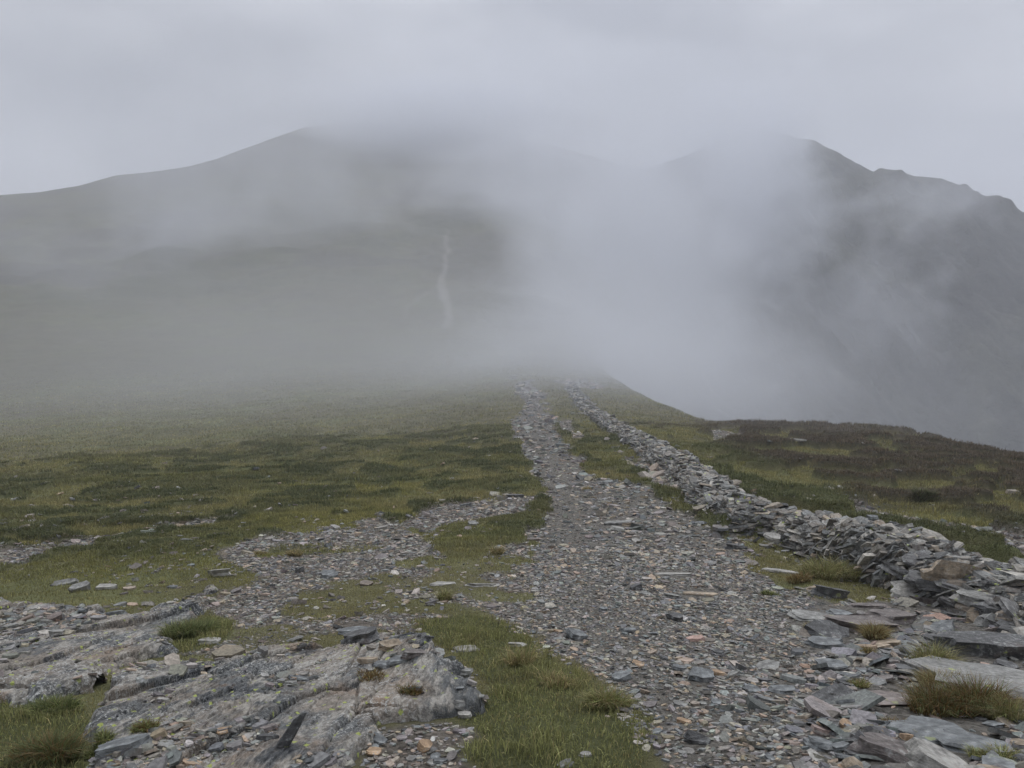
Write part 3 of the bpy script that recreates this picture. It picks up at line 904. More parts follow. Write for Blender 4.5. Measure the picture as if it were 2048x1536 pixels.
scree("gravel", 34000, 2.1, 9, .044, .004, lambda x, y: zp(x, y) * (1 - .93 * trod_(x, y)) * (.26 + .6 * darkness(x, y)) * sstep(.40, .65, fbm(x * 1.4, y * 1.4, 301, 3) + .12), PW_PATH, sig=.4, thick=.2)
scree("gravel", 90000, 8, 75, .032, .0042, lambda x, y: zp(x, y) * (1 - .8 * trod_(x, y)), PW_PATH, sig=.5, maxs=.1)
scree("gravel", 90000, 2.4, 60, .011, .0026, lambda x, y: zp(x, y) * trod_(x, y), PW_FINE, sig=.4, maxs=.03)
scree("gravel", 170000, 2.1, 30, .018, .0038, zf, PW_FINE, sig=.45, maxs=.1)
scree("gravel", 30000, 2.2, 7.5, .070, .008, lambda x, y: darkness(x, y) * zp(x, y) * .6, PW_DARK, sig=.45, thick=.16, maxs=.26, tilt=.3, lift=.5)
def zpale(x, y):
    px, py = project(x, y, base_z(x, y)); v = np.zeros(x.shape)
    for k in ('pale1', 'pale2', 'pale3', 'pale7', 'pale8'): v = np.maximum(v, zone(k, px, py, x, y, ragged=.5))
    return v
scree("gravel", 60000, 15, 62, .10, .003, zpale, PW_PALE, sig=.5, thick=.35, maxs=.5, tilt=.35)
# loose chips on the outcrops and thin ones scattered over the grass by them
def zo(x, y):
    h = outcrop_h(x, y); return (h > -.06) * sstep(.565, .65, fbm(x * 1.6, y * 1.6, 401, 4, .6)) * .85
scree("gravel", 150000, 2.1, 8, .020, .004, zo, PW_PATH, sig=.55, thick=.3, maxs=.1, lift=.4)
def zg(x, y):
    g, p, t, hr, gr = zones_at(x, y); px, py = project(x, y, base_z(x, y))
    near = sstep(950, 1080, py)
    return (1 - g) * (1 - t) * near * .10 * sstep(.45, .7, fbm(x * .9, y * .9, 411, 3)) * 3 + (1 - g) * (1 - t) * .012
scree("gravel", 60000, 3.5, 30, .035, .005, zg, PW_FINE, sig=.5, maxs=.15)

# ------------------------------------------------------------------ blades
def blades(name, x, y, h, w, c, lean=.35, kind="stuff", parent=None, zoff=0, dirs=None, org=None):
    N = len(x)
    z = (surf(x, y) if org is None else org) - .004 + zoff
    th = rng.uniform(0, 6.28, N) if dirs is None else dirs
    ln = np.abs(rng.normal(0, lean, N)) if np.isscalar(lean) else lean
    dx, dy = np.cos(th) * ln, np.sin(th) * ln
    fa = rng.uniform(0, 6.28, N)
    wx, wy = np.cos(fa) * w * .5, np.sin(fa) * w * .5
    b0 = np.stack([x - wx, y - wy, z], -1); b1 = np.stack([x + wx, y + wy, z], -1)
    mxp, myp, mz = x + dx * h * .45, y + dy * h * .45, z + h * .6
    m0 = np.stack([mxp - wx * .8, myp - wy * .8, mz], -1); m1 = np.stack([mxp + wx * .8, myp + wy * .8, mz], -1)
    tp = np.stack([x + dx * h * 1.25, y + dy * h * 1.25, z + h * (1.02 - .35 * np.minimum(ln, 1))], -1)
    V = np.stack([b0, b1, m1, m0, tp], 1)
    loops = np.array([0, 1, 2, 3, 3, 2, 4]); tot = np.array([4, 3])
    Lp = (loops[None] + (np.arange(N) * 5)[:, None]).ravel(); Tt = np.tile(tot, N)
    St = np.concatenate([[0], np.cumsum(Tt)[:-1]])
    o = mk(name, V.reshape(-1, 3), Lp, St, Tt, M_LEAF, np.repeat(c, 5, 0), False, parent)
    if kind: o["kind"] = kind
    print(name, N)
    return o

GREEN = np.array([.205, .222, .080]); DKGREEN = np.array([.110, .132, .050]); OLIVE = np.array([.262, .232, .108])
STRAW = np.array([.34, .27, .135]); RUST = np.array([.17, .105, .04]); HEATH = np.array([.112, .090, .064]); HEATHG = np.array([.112, .124, .056])
def tintmix(*cw):
    s = sum(w[:, None] * c[None] for c, w in cw); t = sum(w for c, w in cw)
    return s / np.maximum(t, 1e-6)[:, None]

# near turf
N = 260000
x, y, r = scatter(N, 1.9, 7.2, lambda r: .02 + .001 * r)
tv = zones_at(x, y)[2]
n_ = fbm(x * 3, y * 3, 501, 3)
ok = (tv > rng.uniform(.05, .8, len(x))) & visible(x, y) & (outcrop_h(x, y) < .0)
x, y, r, tv, n_ = x[ok], y[ok], r[ok], tv[ok], n_[ok]
h = (.013 + .046 * sstep(.42, .7, n_) * sstep(.3, .7, fbm(x * 7, y * 7, 531, 2)) + np.abs(rng.normal(0, .012, len(x)))) * (.4 + .6 * tv)
br = sstep(.56, .68, fbm(x * 2.2, y * 2.2, 541, 4))
u = rng.uniform(0, 1, len(x))
st = ((u < .06 + .22 * sstep(.55, .75, fbm(x * 2, y * 2, 511, 3))) * 1.0)
c = tintmix((GREEN, .9 - .4 * n_), (DKGREEN, .5 + 0 * n_), (OLIVE, .6 + 1.0 * sstep(.5, .7, fbm(x * 1.3, y * 1.3, 521, 3))), (STRAW, st * 3), (np.array([.12, .085, .05]), br * 1.6))
c *= np.exp(rng.normal(.18, .34, (len(x), 1)))
blades("grass", x, y, h, np.full(len(x), .0032), c, .45)

# rough grass on the fell
def fell_grass(N, r0, r1, wk, hk, dens=1.0):
    x, y, r = scatter(N, r0, r1, lambda r: wk * r + .01)
    ok = visible(x, y, 40); x, y, r = x[ok], y[ok], r[ok]
    g, p, t, hr, gr = zones_at(x, y)
    hm_ = hummocks(x, y)
    px, py = project(x, y, base_z(x, y))
    thin = 1 - .25 * sstep(1090, 1140, py) * (px < 1100)
    keep = ((1 - g) * (1 - .8 * t) * thin * dens * sstep(130, 60, r) > rng.uniform(0, 1, len(x))) & (outcrop_h(x, y) < -.02)
    x, y, r, hm_, hr, gr, px, py = [q[keep] for q in (x, y, r, hm_, hr, gr, px, py)]
    # gather into tufts
    cell_ = .11 * 1.25 ** np.floor(np.log(np.maximum(1, r / 4)) / math.log(1.35))       # stepped tuft size
    bd = np.full(len(x), 1e9); jx = np.zeros(len(x)); jy = np.zeros(len(x)); cx = x.copy(); cy_ = y.copy()
    for ox in (-1, 0, 1):
        for oy in (-1, 0, 1):
            ax, ay = np.floor(x / cell_) + ox, np.floor(y / cell_) + oy
            qx = (ax + _hash(ax, ay, 3)) * cell_; qy = (ay + _hash(ax, ay, 4)) * cell_
            dd = (qx - x) ** 2 + (qy - y) ** 2; w_ = dd < bd
            bd = np.where(w_, dd, bd); cx = np.where(w_, qx, cx); cy_ = np.where(w_, qy, cy_); jx = np.where(w_, ax, jx); jy = np.where(w_, ay, jy)
    pull = .10
    x2, y2 = x + (cx - x) * pull, y + (cy_ - y) * pull
    th = np.arctan2(y2 - cy_, x2 - cx) + rng.normal(0, 1.2, len(x))
    pt = fbm(x * .45, y * .45, 601, 3); p2 = fbm(x * 1.6, y * 1.6, 611, 3)
    st = sstep(.53, .68, pt + .17 * sstep(200, 90, np.abs(px - 970)) * sstep(840, 880, py) * sstep(1030, 1000, py)) * (1 - hm_)
    tuft = _hash(jx, jy, 5)
    hgt = hk * (.5 + .9 * p2) * (1 + .5 * hm_) * (.75 + .5 * tuft) * rng.uniform(.7, 1.2, len(x))
    hgt = hgt * (1 - .45 * sstep(1080, 1180, py) * (1 - hm_))
    wsel = rng.uniform(0, 1, len(x))
    strawy = (wsel < .16 + .55 * st) * 1.0 * (1 - hm_ * .9)
    c = tintmix((GREEN, .55 * (1 - hm_) + .3 * gr), (OLIVE, .9 * (1 - hm_)), (HEATHG * .86, 2.0 * hm_ * (1 - hr) + .05), (HEATH, hr * (1 - .75 * gr) * (1.5 * hm_ + .10)), (np.array([.26, .25, .07]), 1.3 * sstep(.56, .68, fbm(x * .28, y * .4, 621, 3)) * (1 - hm_) * (1 - .6 * hr)), (STRAW, strawy * .75 + .02), (RUST, .25 * (tuft > .8)))
    c *= (.85 + .3 * tuft)[:, None] * np.exp(rng.normal(0, .30, (len(x), 1)))
    isH = (hm_ * (.6 + .4 * (r < 22)) > rng.uniform(.1, 1.0, len(x)))
    w = np.maximum(.004, wk * r)
    for nm, sel in (("grass", ~isH), ("heather", isH)):
        if sel.sum() > 10:
            hs = hgt[sel] * (1.0 if nm == "grass" else .8)
            ws = w[sel] * (1.0 if nm == "grass" else 1.35)
            blades(nm, x2[sel], y2[sel], hs, ws, c[sel], .5 if nm == "grass" else .75, dirs=th[sel])
fell_grass(520000, 3.0, 14, .0006, .042)
fell_grass(620000, 12, 34, .00055, .075)
fell_grass(380000, 30, 130, .0006, .10)

# ------------------------------------------------------------------ grass tussocks that stand out
def tussock(px, py, wpx, hpx, c1, c2, label, n=None, group=None, fl=.9):
    P = hit(px, py)
    dist = P[1]
    rad = wpx * dist / F * .5; hh = hpx * dist / F
    N = n or int(min(2600, max(260, wpx * 14)))
    a = rng.uniform(0, 6.28, N); q = np.sqrt(rng.uniform(0, 1, N)) * rad * .55
    M_ = 2 + int(min(7, wpx / 30))
    sa, sq, sh_ = rng.uniform(0, 6.28, M_), rng.uniform(.1, .62, M_) * rad, rng.uniform(.55, 1.1, M_)
    ci = rng.integers(0, M_, N)
    x, y = P[0] + np.cos(a) * q * .75 + np.cos(sa[ci]) * sq[ci], P[1] + np.sin(a) * q * .6 + np.sin(sa[ci]) * sq[ci] * .7
    ln = (.12 + fl * (q / (rad * .55)) * rng.uniform(.4, 1.2, N))
    z = surf(x, y)
    h = hh * rng.uniform(.4, 1.1, N) * (1 - .25 * q / rad) * sh_[ci]
    u = rng.uniform(0, 1, N)
    c = np.where(u[:, None] < .6, c1[None], c2[None]) * np.exp(rng.normal(-.05, .35, (N, 1)))
    c = np.where((u > .95)[:, None], STRAW[None] * .8, c)
    o = blades("grass_tussock", x, y, h, np.full(N, max(.0028, dist * .0007)), c, ln, None, None, 0, a + rng.normal(0, .6, N))
    o["label"] = label; o["category"] = "grass tussock"
    if group: o["group"] = group
TG = "grass tussocks among the stones"
tussock(1925, 1425, 230, 90, RUST * .85, DKGREEN, "large rust-brown tussock below the big lichened slab", 5200)
tussock(2020, 1440, 130, 60, OLIVE, GREEN, "olive tussock crowding the right side of the large rust-brown one", 2400)
tussock(1880, 1375, 130, 45, OLIVE, RUST, "yellow-olive tussock just above the large rust-brown one", 2200)
tussock(1868, 1335, 80, 65, OLIVE, GREEN, "upright yellow-green tussock against the left end of the big lichened slab", 1700)
tussock(1750, 1280, 75, 42, OLIVE, RUST, "yellowish tussock in the dark shards beside the cracked flat slab", 1500)
tussock(1738, 1308, 34, 24, OLIVE, RUST, "little brown-green tuft just below the yellowish tussock", 500)
tussock(1715, 1372, 52, 26, GREEN, STRAW, "thin green tuft at the left corner of the pink bedrock slab", 500)
tussock(1620, 1260, 40, 20, OLIVE, RUST, "small tuft at the left end of the tilted dark slab", 400)
tussock(1660, 1155, 150, 50, OLIVE, GREEN, "wide green-brown tussock at the foot of the wall", 2600)
tussock(1600, 1165, 70, 26, RUST, OLIVE, "low brownish tuft on the path side of the wide wall-foot tussock", 700)
tussock(1540, 1190, 44, 16, GREEN, DKGREEN, "small dark green cushion of grass alone on the slate beside the path", 500)
tussock(385, 1272, 110, 50, DKGREEN, GREEN, "bright green tussock beside the banded rock shelf", 2200)
tussock(588, 1112, 34, 20, STRAW, OLIVE, "straw-topped tuft on the upper left gravel patch", 400)
tussock(520, 1110, 30, 16, OLIVE, STRAW, "duller tuft left of the straw-topped one on the gravel patch", 300)
tussock(995, 1110, 50, 22, OLIVE, STRAW, "dry-tipped tuft left of the path beside the trodden gravel", 500)
tussock(888, 1200, 38, 26, OLIVE, GREEN, "lone grass tuft on gravel above the turf tongue", 600)
tussock(1175, 982, 26, 12, STRAW, OLIVE, "yellow tuft alone in the middle of the path", 300)
tussock(1215, 1415, 95, 50, GREEN, STRAW, "long-bladed green tuft at the right tip of the turf tongue", 1500)
tussock(1040, 1330, 70, 60, STRAW, GREEN, "tuft of long straw blades in the middle of the turf tongue", 420)
tussock(1110, 1370, 110, 45, STRAW, GREEN, "spray of bleached stems low on the turf tongue", 500)
tussock(80, 1520, 150, 75, DKGREEN, RUST, "dark bushy heather clump in the bottom corner grass", 3600)
tussock(90, 1425, 150, 42, DKGREEN, GREEN, "dark green clump on the upper rim of the corner grass", 2600)
tussock(285, 1460, 70, 26, GREEN, RUST, "small green tuft in a hollow of the big outcrop", 900)
tussock(205, 1482, 70, 26, GREEN, DKGREEN, "green tuft at the left foot of the big outcrop", 900)
tussock(740, 1352, 110, 16, RUST, OLIVE, "thin brown grass in the ledge behind the outcrop crest", 700)
tussock(820, 1385, 60, 24, RUST, DKGREEN, "wiry brown sprig on the outcrop ledge", 300)
tussock(1850, 1000, 60, 26, HEATHG, HEATH, "dark round heather bush on the slope right of the wall", 1500, fl=1.2)
tussock(1790, 1450, 60, 20, RUST, OLIVE, "flat rust-coloured tuft between the blue-grey slabs", 400)
tussock(2000, 1520, 140, 30, GREEN, OLIVE, "green grass patch at the bottom right corner", 1500)

WB = [(2330,1400,1.0,.16),(2200,1352,1.0,.17),(2050,1280,.92,.20),(1930,1232,.82,.25),(1825,1196,.66,.34),(1745,1168,.56,.46),(1665,1138,.50,.50),(1605,1110,.48,.50),(1540,1076,.48,.50),(1462,1042,.48,.50),
      (1388,1012,.52,.56),(1350,968,.45,.50),(1310,932,.45,.50),(1252,892,.42,.46),(1205,856,.40,.42),(1170,826,.38,.34),(1145,795,.38,.26),(1132,775,.36,.18)]
pts = []
for px, py, hw, hh in WB:
    P = hit(px, py, 75); pts.append((P[0], P[1], hw, hh))
pts = np.array(pts)
seg = np.hypot(np.diff(pts[:, 0]), np.diff(pts[:, 1])); S = np.concatenate([[0], np.cumsum(seg)])
WL = S[-1]
# densify + smooth
sd_ = np.linspace(0, WL, 400)
wx = pchip(S, pts[:, 0], sd_); wy = pchip(S, pts[:, 1], sd_); whw = pchip(S, pts[:, 2], sd_); whh = pchip(S, pts[:, 3], sd_)
tx_, ty_ = np.gradient(wx, sd_), np.gradient(wy, sd_); tn = np.hypot(tx_, ty_); tx_ /= tn; ty_ /= tn
nxr, nyr = ty_, -tx_                                    # to the right of the walking direction (away from the path)
cxw, cyw = wx + nxr * whw, wy + nyr * whw
print("wall length", WL, pts[:, 1].round(1))
def wall_at(s, c):
    """s along, c across -1..1 -> position on the wall's mounded surface, tangent, normal, height ratio"""
    i = lambda a: np.interp(s, sd_, a)
    hw, hh = i(whw), i(whh)
    hh = hh * (.32 + 1.05 * fbm(s * .75, s * 0 + .3, 701, 3))
    x = i(cxw) + i(nxr) * c * hw; y = i(cyw) + i(nyr) * c * hw
    f = 1 - np.abs(c) ** 4.5
    z = base_z(x, y) + hh * f - .04
    return x, y, z, i(tx_), i(ty_), i(nxr), i(nyr), hh

_sg, _cg = np.meshgrid(np.linspace(0, WL * .5, 500), np.linspace(-1, 1, 60), indexing='ij')
_wx, _wy, _wz = [q.ravel() for q in wall_at(_sg.ravel(), _cg.ravel())[:3]]
_wpx, _wpy = project(_wx, _wy, _wz)
def hit_wall(px, py):
    d = np.hypot(_wpx - px, _wpy - py) + _wy * 2.0
    k = np.argmin(d)
    if np.hypot(_wpx[k] - px, _wpy[k] - py) > 30: return hit(px, py)
    return np.array([_wx[k], _wy[k], _wz[k]])
# ------------------------------------------------------------------ single slabs and stones
def slab_obj(name, P, Lm, Wm, Tm_, yaw, tx, ty, color, mat, n=9, layers=4, parent=None, seed=0, sink=.3, slope=True):
    rnd = np.random.default_rng(seed + 1000)
    one = lambda v: np.array([v], float)
    pos = np.zeros((1, 3))
    V = shard_verts(1, one(Lm), one(Wm), one(Tm_), pos, one(yaw), one(tx), one(ty), n=n, layers=layers, rnd=rnd)
    if slope:
        zx, zy = slope_tilt(one(P[0]), one(P[1])); V = apply_slope(V, pos, zx, zy)
    Lp, St, Tt = shard_topo(1, n, layers, True)
    c = np.tile(np.array(color)[None], (n * layers, 1)) * rnd.uniform(.9, 1.1, (n * layers, 1))
    o = mk(name, V[0], Lp, St, Tt, mat, c, False, parent)
    o.location = (float(P[0]), float(P[1]), float(P[2] + Tm_ * (.5 - sink)))
    return o

def R_(d): return math.radians(d)
used_px = []
for i, (px, py, w, dp, th, yaw, tx, ty, c, li, lab) in enumerate(BIG):
    onw = px > 1790 and py < 1268 or px > 1900 and py < 1290
    P = hit_wall(px, py + th * .2) if onw else hit(px, py + th * .2)
    k = P[1] / F
    o = slab_obj("slate_slab" if w > 55 else "slate_stone", P, w * k, dp * k * (1.5 if py > 1185 and px > 1500 else 1.0), th * k * 1.1, R_(yaw), R_(tx), R_(ty), c, M_SLAB if li else M_BIG, n=13 if w > 55 else 8, layers=5 if w > 55 else 4, seed=i, sink=.25)
    o["label"] = lab; o["category"] = "slate slab" if w > 55 else "stone"
    o["kind"] = "thing"
    used_px.append((px, py, w))

hrng = np.random.default_rng(17)
for k_ in range(34):
    px, py = hrng.uniform(1800, 2070), hrng.uniform(1125, 1262)
    py = max(py, 1100 + (px - 1800) * .16)
    P = hit_wall(px, py); k = P[1] / F
    Lm = hrng.uniform(55, 120) * k; u = hrng.uniform()
    key = 'd' if u < .55 else ('t' if u < .75 else 'm')
    c = {'d': (.105, .103, .100), 't': (.24, .20, .155), 'm': (.20, .195, .185)}[key]
    o = slab_obj("slate_slab", P, Lm, Lm * hrng.uniform(.45, .8), Lm * hrng.uniform(.08, .22), R_(hrng.normal(-20, 30)), R_(hrng.normal(14, 12)), R_(hrng.normal(6, 14)), c, M_SLAB, 9, 4, seed=8000 + k_, sink=-.1)
    o["kind"] = "thing"
    nm = {'d': "dark", 't': "brownish", 'm': "mid-grey"}[key]
    o["label"] = nm + " slate slab heaped loosely on the collapsed near end of the wall"; o["group"] = nm + " slabs heaped on the wall end"; o["category"] = "slate slab"
# the next largest shards, each an object of its own
cnt = 0
lab_of = {
 ('path', 'b'): ("loose blue-grey slate shard among its like on the stony path", "blue-grey shards on the path"),
 ('path', 't'): ("tan or orange-stained slate shard on the stony path", "tan shards on the path"),
 ('path', 'p'): ("purplish-brown slate shard on the stony path", "purplish shards on the path"),
 ('heap', 'b'): ("dark blue-grey slate plate in the rubble between path and wall end", "dark plates below the wall end"),
 ('heap', 't'): ("tan slate plate in the rubble between path and wall end", "tan plates below the wall end"),
 ('heap', 'p'): ("purplish-brown slate plate in the rubble between path and wall end", "purplish plates below the wall end"),
 ('left', 'b'): ("blue-grey slate shard strewn along the outcrops and gravel left of the path", "blue-grey shards left of the path"),
 ('left', 't'): ("tan slate shard strewn along the outcrops and gravel left of the path", "tan shards left of the path"),
 ('left', 'p'): ("purplish-brown slate shard strewn along the outcrops and gravel left of the path", "purplish shards left of the path"),
}
srng = np.random.default_rng(99)
TARGET = 298 - len(BIG) - 34
tries = 0
while cnt < TARGET and tries < 6000:
    tries += 1
    q = srng.uniform()
    if q < .42: px, py, zn = srng.uniform(1600, 2060), srng.uniform(1190, 1560), 'heap'
    elif q < .72: px, py, zn = srng.uniform(1080, 1760), srng.uniform(1130, 1560), 'path'
    else: px, py, zn = srng.uniform(-10, 1000), srng.uniform(1150, 1560), 'left'
    if any(abs(px - a) < w * .45 and abs(py - b) < 30 for a, b, w in used_px): continue
    P = hit(px, py)
    xa, ya = np.array([P[0]]), np.array([P[1]])
    g, p, t, hr, gr = zones_at(xa, ya)
    if t[0] > .3: continue
    if zn != 'left' and p[0] < .8: continue
    if zn == 'path' and darkness(xa, ya)[0] > .7: zn = 'heap'
    if zn == 'heap' and darkness(xa, ya)[0] < .3: zn = 'path'
    oh = outcrop_h(xa, ya)[0]
    if zn == 'left' and g[0] < .5 and oh < 0 and srng.uniform() < .85: continue
    if zn == 'left' and g[0] < .5 and oh > 0 and fbm(xa * 1.6, ya * 1.6, 401, 4, .6)[0] < .54: continue
    base = {'heap': 48, 'path': 28, 'left': 26}[zn] * math.exp(srng.normal(0, .35)) * (1.0 if py > 1250 else .75)
    k = P[1] / F
    Lm = base * k; Wm = Lm * srng.uniform(.5, .95); Tm_ = Lm * srng.uniform(.10, .26)
    u = srng.uniform()
    key = 'b' if u < .72 else ('t' if u < .86 else 'p')
    c = {'b': (BLUE, DARK, MID)[srng.integers(3)] if zn != 'heap' else (BLUE, DARK)[srng.integers(2)], 't': (TAN, ORNG)[srng.integers(2)], 'p': PURP}[key]
    c = np.array(c) * srng.uniform(.85, 1.2)
    o = slab_obj("slate_shard", P, Lm, Wm, Tm_, srng.uniform(0, 6.28), srng.normal(0, .16), srng.normal(0, .16), c, M_BIG, n=7, layers=3, seed=5000 + cnt, sink=.05 if zn == 'heap' else .2)
    lab, grp = lab_of[(zn, key)]
    o["label"] = lab; o["group"] = grp; o["category"] = "stone"
    cnt += 1

# ------------------------------------------------------------------ tumbled dry-stone wall
wroot = bpy.data.objects.new("dry_stone_wall", None); COL.objects.link(wroot)
wroot.location = (float(cxw[150]), float(cyw[150]), float(base_z(cxw[150:151], cyw[150:151])[0]))
wroot["label"] = "tumbled dry-stone wall of thin grey slates running downhill right of the path"
wroot["category"] = "wall"; wroot["kind"] = "thing"
WOFF = np.array(wroot.location)
# dark inner sheet, added to block light through gaps between the stones
ss = np.linspace(.0, WL, 420); cc_ = np.linspace(-1, 1, 25)
Sg, Cg = np.meshgrid(ss, cc_, indexing='ij')
x, y, z, *_ = wall_at(Sg.ravel(), Cg.ravel())
z = z - .11 + (fbm(x * 6, y * 6, 703, 3) - .5) * .08
Vc = np.stack([x, y, z], -1) - WOFF
cr = mk_quads("light_block_core", Vc, grid_faces(len(ss), len(cc_)), M_WALL, np.tile(np.array([[.075, .070, .064]]), (len(Vc), 1)), True, wroot)
# stones
def zw(x, y):
    d = np.full(x.shape, 9.0)
    for k in range(0, 400, 4): d = np.minimum(d, np.hypot(x - cxw[k], y - cyw[k]) - whw[k])
    return (d > -.1) * sstep(.9, 0, d) * .55 * sstep(.40, .60, fbm(x * 1.5, y * 1.5, 741, 3)) * np.clip(10 / y, .15, 1)
def wall_stones(N):
    # denser where nearer
    s = WL * rng.uniform(0, 1, N * 3) ** 1.25
    x0 = np.interp(s, sd_, cyw)
    dens = np.clip(7.5 / x0, .12, 1.0) ** 1.1 * np.interp(s, [0, WL * .12, WL * .25], [.35, .6, 1])
    s = s[rng.uniform(0, 1, len(s)) < dens][:N]
    N = len(s)
    u = rng.uniform(0, 1, N)
    c = np.where(u < .55, -rng.uniform(.62, 1.08, N), np.where(u < .88, rng.uniform(-.75, .75, N), rng.uniform(.7, 1.05, N)))
    x, y, z, tx, ty, nx, ny, hh = wall_at(s, c)
    dist = y
    big = np.maximum(1, dist / 15)
    Ls = rng.uniform(.08, .32, N) * np.exp(rng.normal(0, .2, N)) * big ** .6
    Ws = Ls * rng.uniform(.45, .8, N); Ts = rng.uniform(.012, .042, N) * big ** .7
    face = c < -.6
    # the slates dip along the wall, most steeply in its nearer middle
    spx, _ = project(x, y, z)
    dip = np.where(face, np.interp(spx, [1100, 1350, 1450, 1600, 1680, 1780, 1900, 2050], [.05, .1, .2, .35, .85, .95, .5, .2]), .12)
    dip = dip + rng.normal(0, .22, N)
    yawd = np.arctan2(ty, tx) + rng.normal(0, .35, N)
    ln = np.where(face, Ws, Ls)
    V = shard_verts(N, Ls, Ws, Ts, np.zeros((N, 3)), yawd, rng.normal(0, .15, N) + np.where(face, .12, 0), -dip * -1.0, n=6, layers=2)
    zj = rng.uniform(-.04, .05, N) + np.where(face, 0, Ts * .3)
    pos = np.stack([x, y, z + zj], -1)
    V = V + pos[:, None, :]
    sz = Ls * Ws / y ** 2
    return V, sz, pos, N
V, sz, pos, N = wall_stones(24000)
cw = PAL[rng.choice(len(PAL), N, p=np.array([.10,.18,.19,.10,.13,.12,.01,.07,.06,.04]))] * rng.uniform(.55, 1.2, (N, 1))
order = np.argsort(-sz)
vis = (pos[:, 0] / pos[:, 1] < .72)
top = order[vis[order]][:90]
rest = np.setdiff1d(np.arange(N), top)
Lp, St, Tt = shard_topo(len(rest), 6, 2, True)
ro = mk("rubble", (V[rest] - WOFF).reshape(-1, 3), Lp, St, Tt, M_WALL, np.repeat(cw[rest], 12, 0), False, wroot); ro["kind"] = "stuff"
Lp, St, Tt = shard_topo(1, 6, 2, True)
for k in top:
    o = mk("stone", V[k] - pos[k], Lp, St, Tt, M_WALL, np.repeat(cw[k:k + 1], 12, 0), False, wroot)
    o.location = tuple(float(v) for v in (pos[k] - WOFF))
scree("slate_rubble", 60000, 4, 45, .07, .0065, zw, PW_PATH, sig=.5, thick=.18, maxs=.26, tilt=.35, lift=.5)
# a few conspicuous ones set in the wall
for i, (px, py, w, dp, th, yaw, tx, ty, c) in enumerate([(1605,1045,70,40,16,-25,14,8,PURP),(1565,1035,26,26,16,-30,20,20,MID),(1700,1065,44,26,34,-10,40,10,MID),(1755,1080,60,30,18,-22,24,8,DARK),(1655,1068,44,26,12,-30,16,10,PURP),
        (1440,978,70,30,16,-10,14,6,PALE),(1410,968,34,24,20,20,30,10,PALE),(1732,1105,26,22,26,-40,50,10,MID),(1545,1075,34,20,10,-10,12,6,PALE),(1800,1140,60,36,26,-30,30,10,MID)]):
    P = hit(px, py + 26, 60)
    d = ray(px, py); P2 = np.array([0, 0, EYE]) + d * ((P[1] + .15) / d[1])
    k = P2[1] / F
    o = slab_obj("stone", P2 - WOFF, w * k * 1.2, dp * k * 1.2, th * k, R_(yaw), R_(tx), R_(ty), c, M_WALL, 8, 3, wroot, 300 + i, .5, slope=False)

# ------------------------------------------------------------------ air: even haze and drifting mist
def vol_mat(name, color, density, aniso=.2, hetero=None):
    m = bpy.data.materials.new(name); m.use_nodes = True
    n = m.node_tree; n.nodes.clear()
    out = n.nodes.new("ShaderNodeOutputMaterial")
    v = n.nodes.new("ShaderNodeVolumePrincipled")
    v.inputs["Color"].default_value = (*color, 1)
    v.inputs["Density"].default_value = density
    v.inputs["Anisotropy"].default_value = aniso
    n.links.new(v.outputs[0], out.inputs["Volume"])
    if hetero:
        peak, nscale, lo, hi, off = hetero
        tcn = n.nodes.new("ShaderNodeTexCoord"); co = tcn.outputs["Object"]
        ln = n.nodes.new("ShaderNodeVectorMath"); ln.operation = 'LENGTH'; n.links.new(co, ln.inputs[0])
        fall = n.nodes.new("ShaderNodeMapRange"); fall.interpolation_type = 'SMOOTHSTEP'
        for k, q in zip(("From Min", "From Max", "To Min", "To Max"), (1.0, .1, 0, 1)): fall.inputs[k].default_value = q
        n.links.new(ln.outputs["Value"], fall.inputs["Value"])
        mpn = n.nodes.new("ShaderNodeMapping"); mpn.inputs["Location"].default_value = off
        n.links.new(co, mpn.inputs["Vector"])
        nz_ = noise(n, mpn.outputs[0], nscale, 5, .58); nz_.node.inputs['Distortion'].default_value = .35
        ero = math_(n, 'ADD', math_(n, 'MULTIPLY', fall.outputs["Result"], 1.15), math_(n, 'MULTIPLY', math_(n, 'SUBTRACT', nz_, .5), hi))
        sm = n.nodes.new("ShaderNodeMapRange"); sm.interpolation_type = 'SMOOTHSTEP'
        for kk, q in zip(("From Min", "From Max", "To Min", "To Max"), (lo, 1.15, 0, 1)): sm.inputs[kk].default_value = q
        n.links.new(ero, sm.inputs["Value"])
        edge = mrange(n, fall.outputs["Result"], 0, .12, 0, 1)
        k = math_(n, 'MULTIPLY', sm.outputs["Result"], edge)
        n.links.new(math_(n, 'MULTIPLY', k, peak), v.inputs["Density"])
    return m

def box(name, x0, x1, y0, y1, z0, z1, mat):
    V = np.array([(x, y, z) for z in (z0, z1) for y in (y0, y1) for x in (x0, x1)], float)
    Q = np.array([(0,2,3,1),(4,5,7,6),(0,1,5,4),(2,6,7,3),(0,4,6,2),(1,3,7,5)])
    return mk_quads(name, V, Q, mat, None, False)
hz = box("haze", -2400, 2400, -1100, 1500, -160, 260, vol_mat("haze_air", (.86, .88, .925), .00125, .1))
hz["kind"] = "stuff"

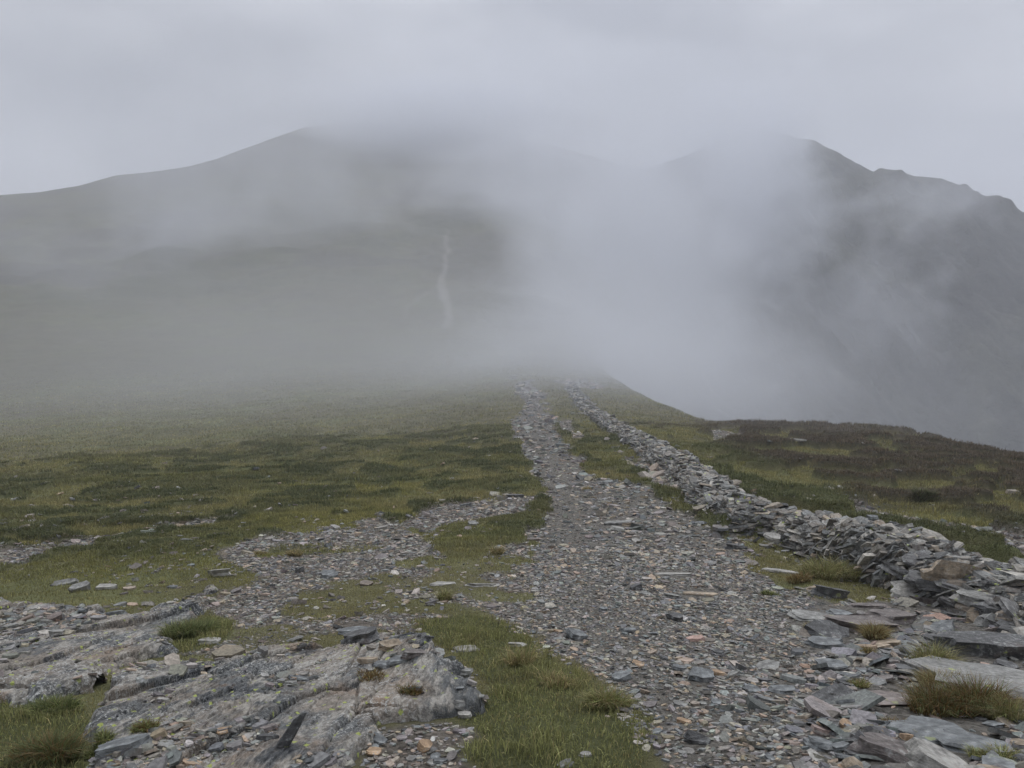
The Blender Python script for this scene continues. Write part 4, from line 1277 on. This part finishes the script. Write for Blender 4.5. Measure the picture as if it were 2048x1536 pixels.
import bmesh
_sp = bpy.data.meshes.new("mist")
bm = bmesh.new(); bmesh.ops.create_uvsphere(bm, u_segments=32, v_segments=20, radius=1.0); bm.to_mesh(_sp); bm.free()
mcount = [0]
def mist(px, py, yd, rad, peak, nscale=1.6, lo=.35, hi=.65, rz=0):
    mcount[0] += 1
    k = mcount[0]
    me = _sp.copy(); me.materials.append(vol_mat("mist_air", (.86, .88, .925), 0, .1, (peak, nscale, lo, hi, (k * 3.1, k * 1.7, k * .9))))
    o = bpy.data.objects.new("mist", me); COL.objects.link(o)
    o.location = tuple(float(v) for v in at(px, py, yd)); o.scale = rad; o.rotation_euler = (0, 0, math.radians(rz))
    o["kind"] = "stuff"
MIST = [
 # px, py, distance ahead, radii (m), peak density, noise scale, threshold, noise weight, turn
 (950, 850, 57, (60, 51, 22), .0120, 1.8, .0, 1.0, 0),
 (1290, 775, 55, (15, 24, 8), .016, 1.8, .05, 1.8, 0),
 (1080, 785, 56, (22, 26, 9), .018, 1.6, .05, 1.6, 0),
 (1190, 735, 76, (27, 36, 13), .020, 1.8, .05, 1.8, 0),
 (250, 850, 60, (50, 44, 20), .0035, 1.7, .1, 1.8, 20),
 (1190, 680, 120, (36, 40, 20), .013, 1.8, .1, 1.8, 0),
 (1240, 590, 210, (60, 76, 64), .018, 2.2, .18, 3.2, -15),
 (1350, 430, 300, (70, 80, 80), .021, 2.2, .18, 3.4, -20),
 (1400, 720, 200, (44, 60, 36), .014, 1.8, .2, 3.0, 10),
 (1545, 420, 300, (46, 60, 50), .020, 1.8, .3, 3.4, 0),
 (1050, 190, 600, (360, 130, 66), .008, 2.2, .15, 3.0, 0),
 (900, 275, 560, (190, 110, 56), .028, 1.8, .08, 2.0, 8),
 (560, 430, 330, (95, 60, 80), .009, 2.2, .25, 3.8, 35),
 (340, 470, 300, (55, 50, 85), .0085, 2.0, .28, 3.6, 0),
 (150, 600, 240, (70, 60, 50), .005, 2.0, .2, 3.4, 0),
 (1080, 400, 420, (120, 80, 66), .018, 1.8, .15, 2.8, 0),
 (1470, 285, 380, (64, 70, 50), .026, 1.8, .15, 2.6, 0),
 (1850, 410, 330, (46, 40, 28), .014, 1.8, .3, 3.4, 0),
 (1760, 640, 290, (42, 40, 46), .014, 1.8, .3, 3.4, 25),
]
for mm in MIST: mist(*mm)
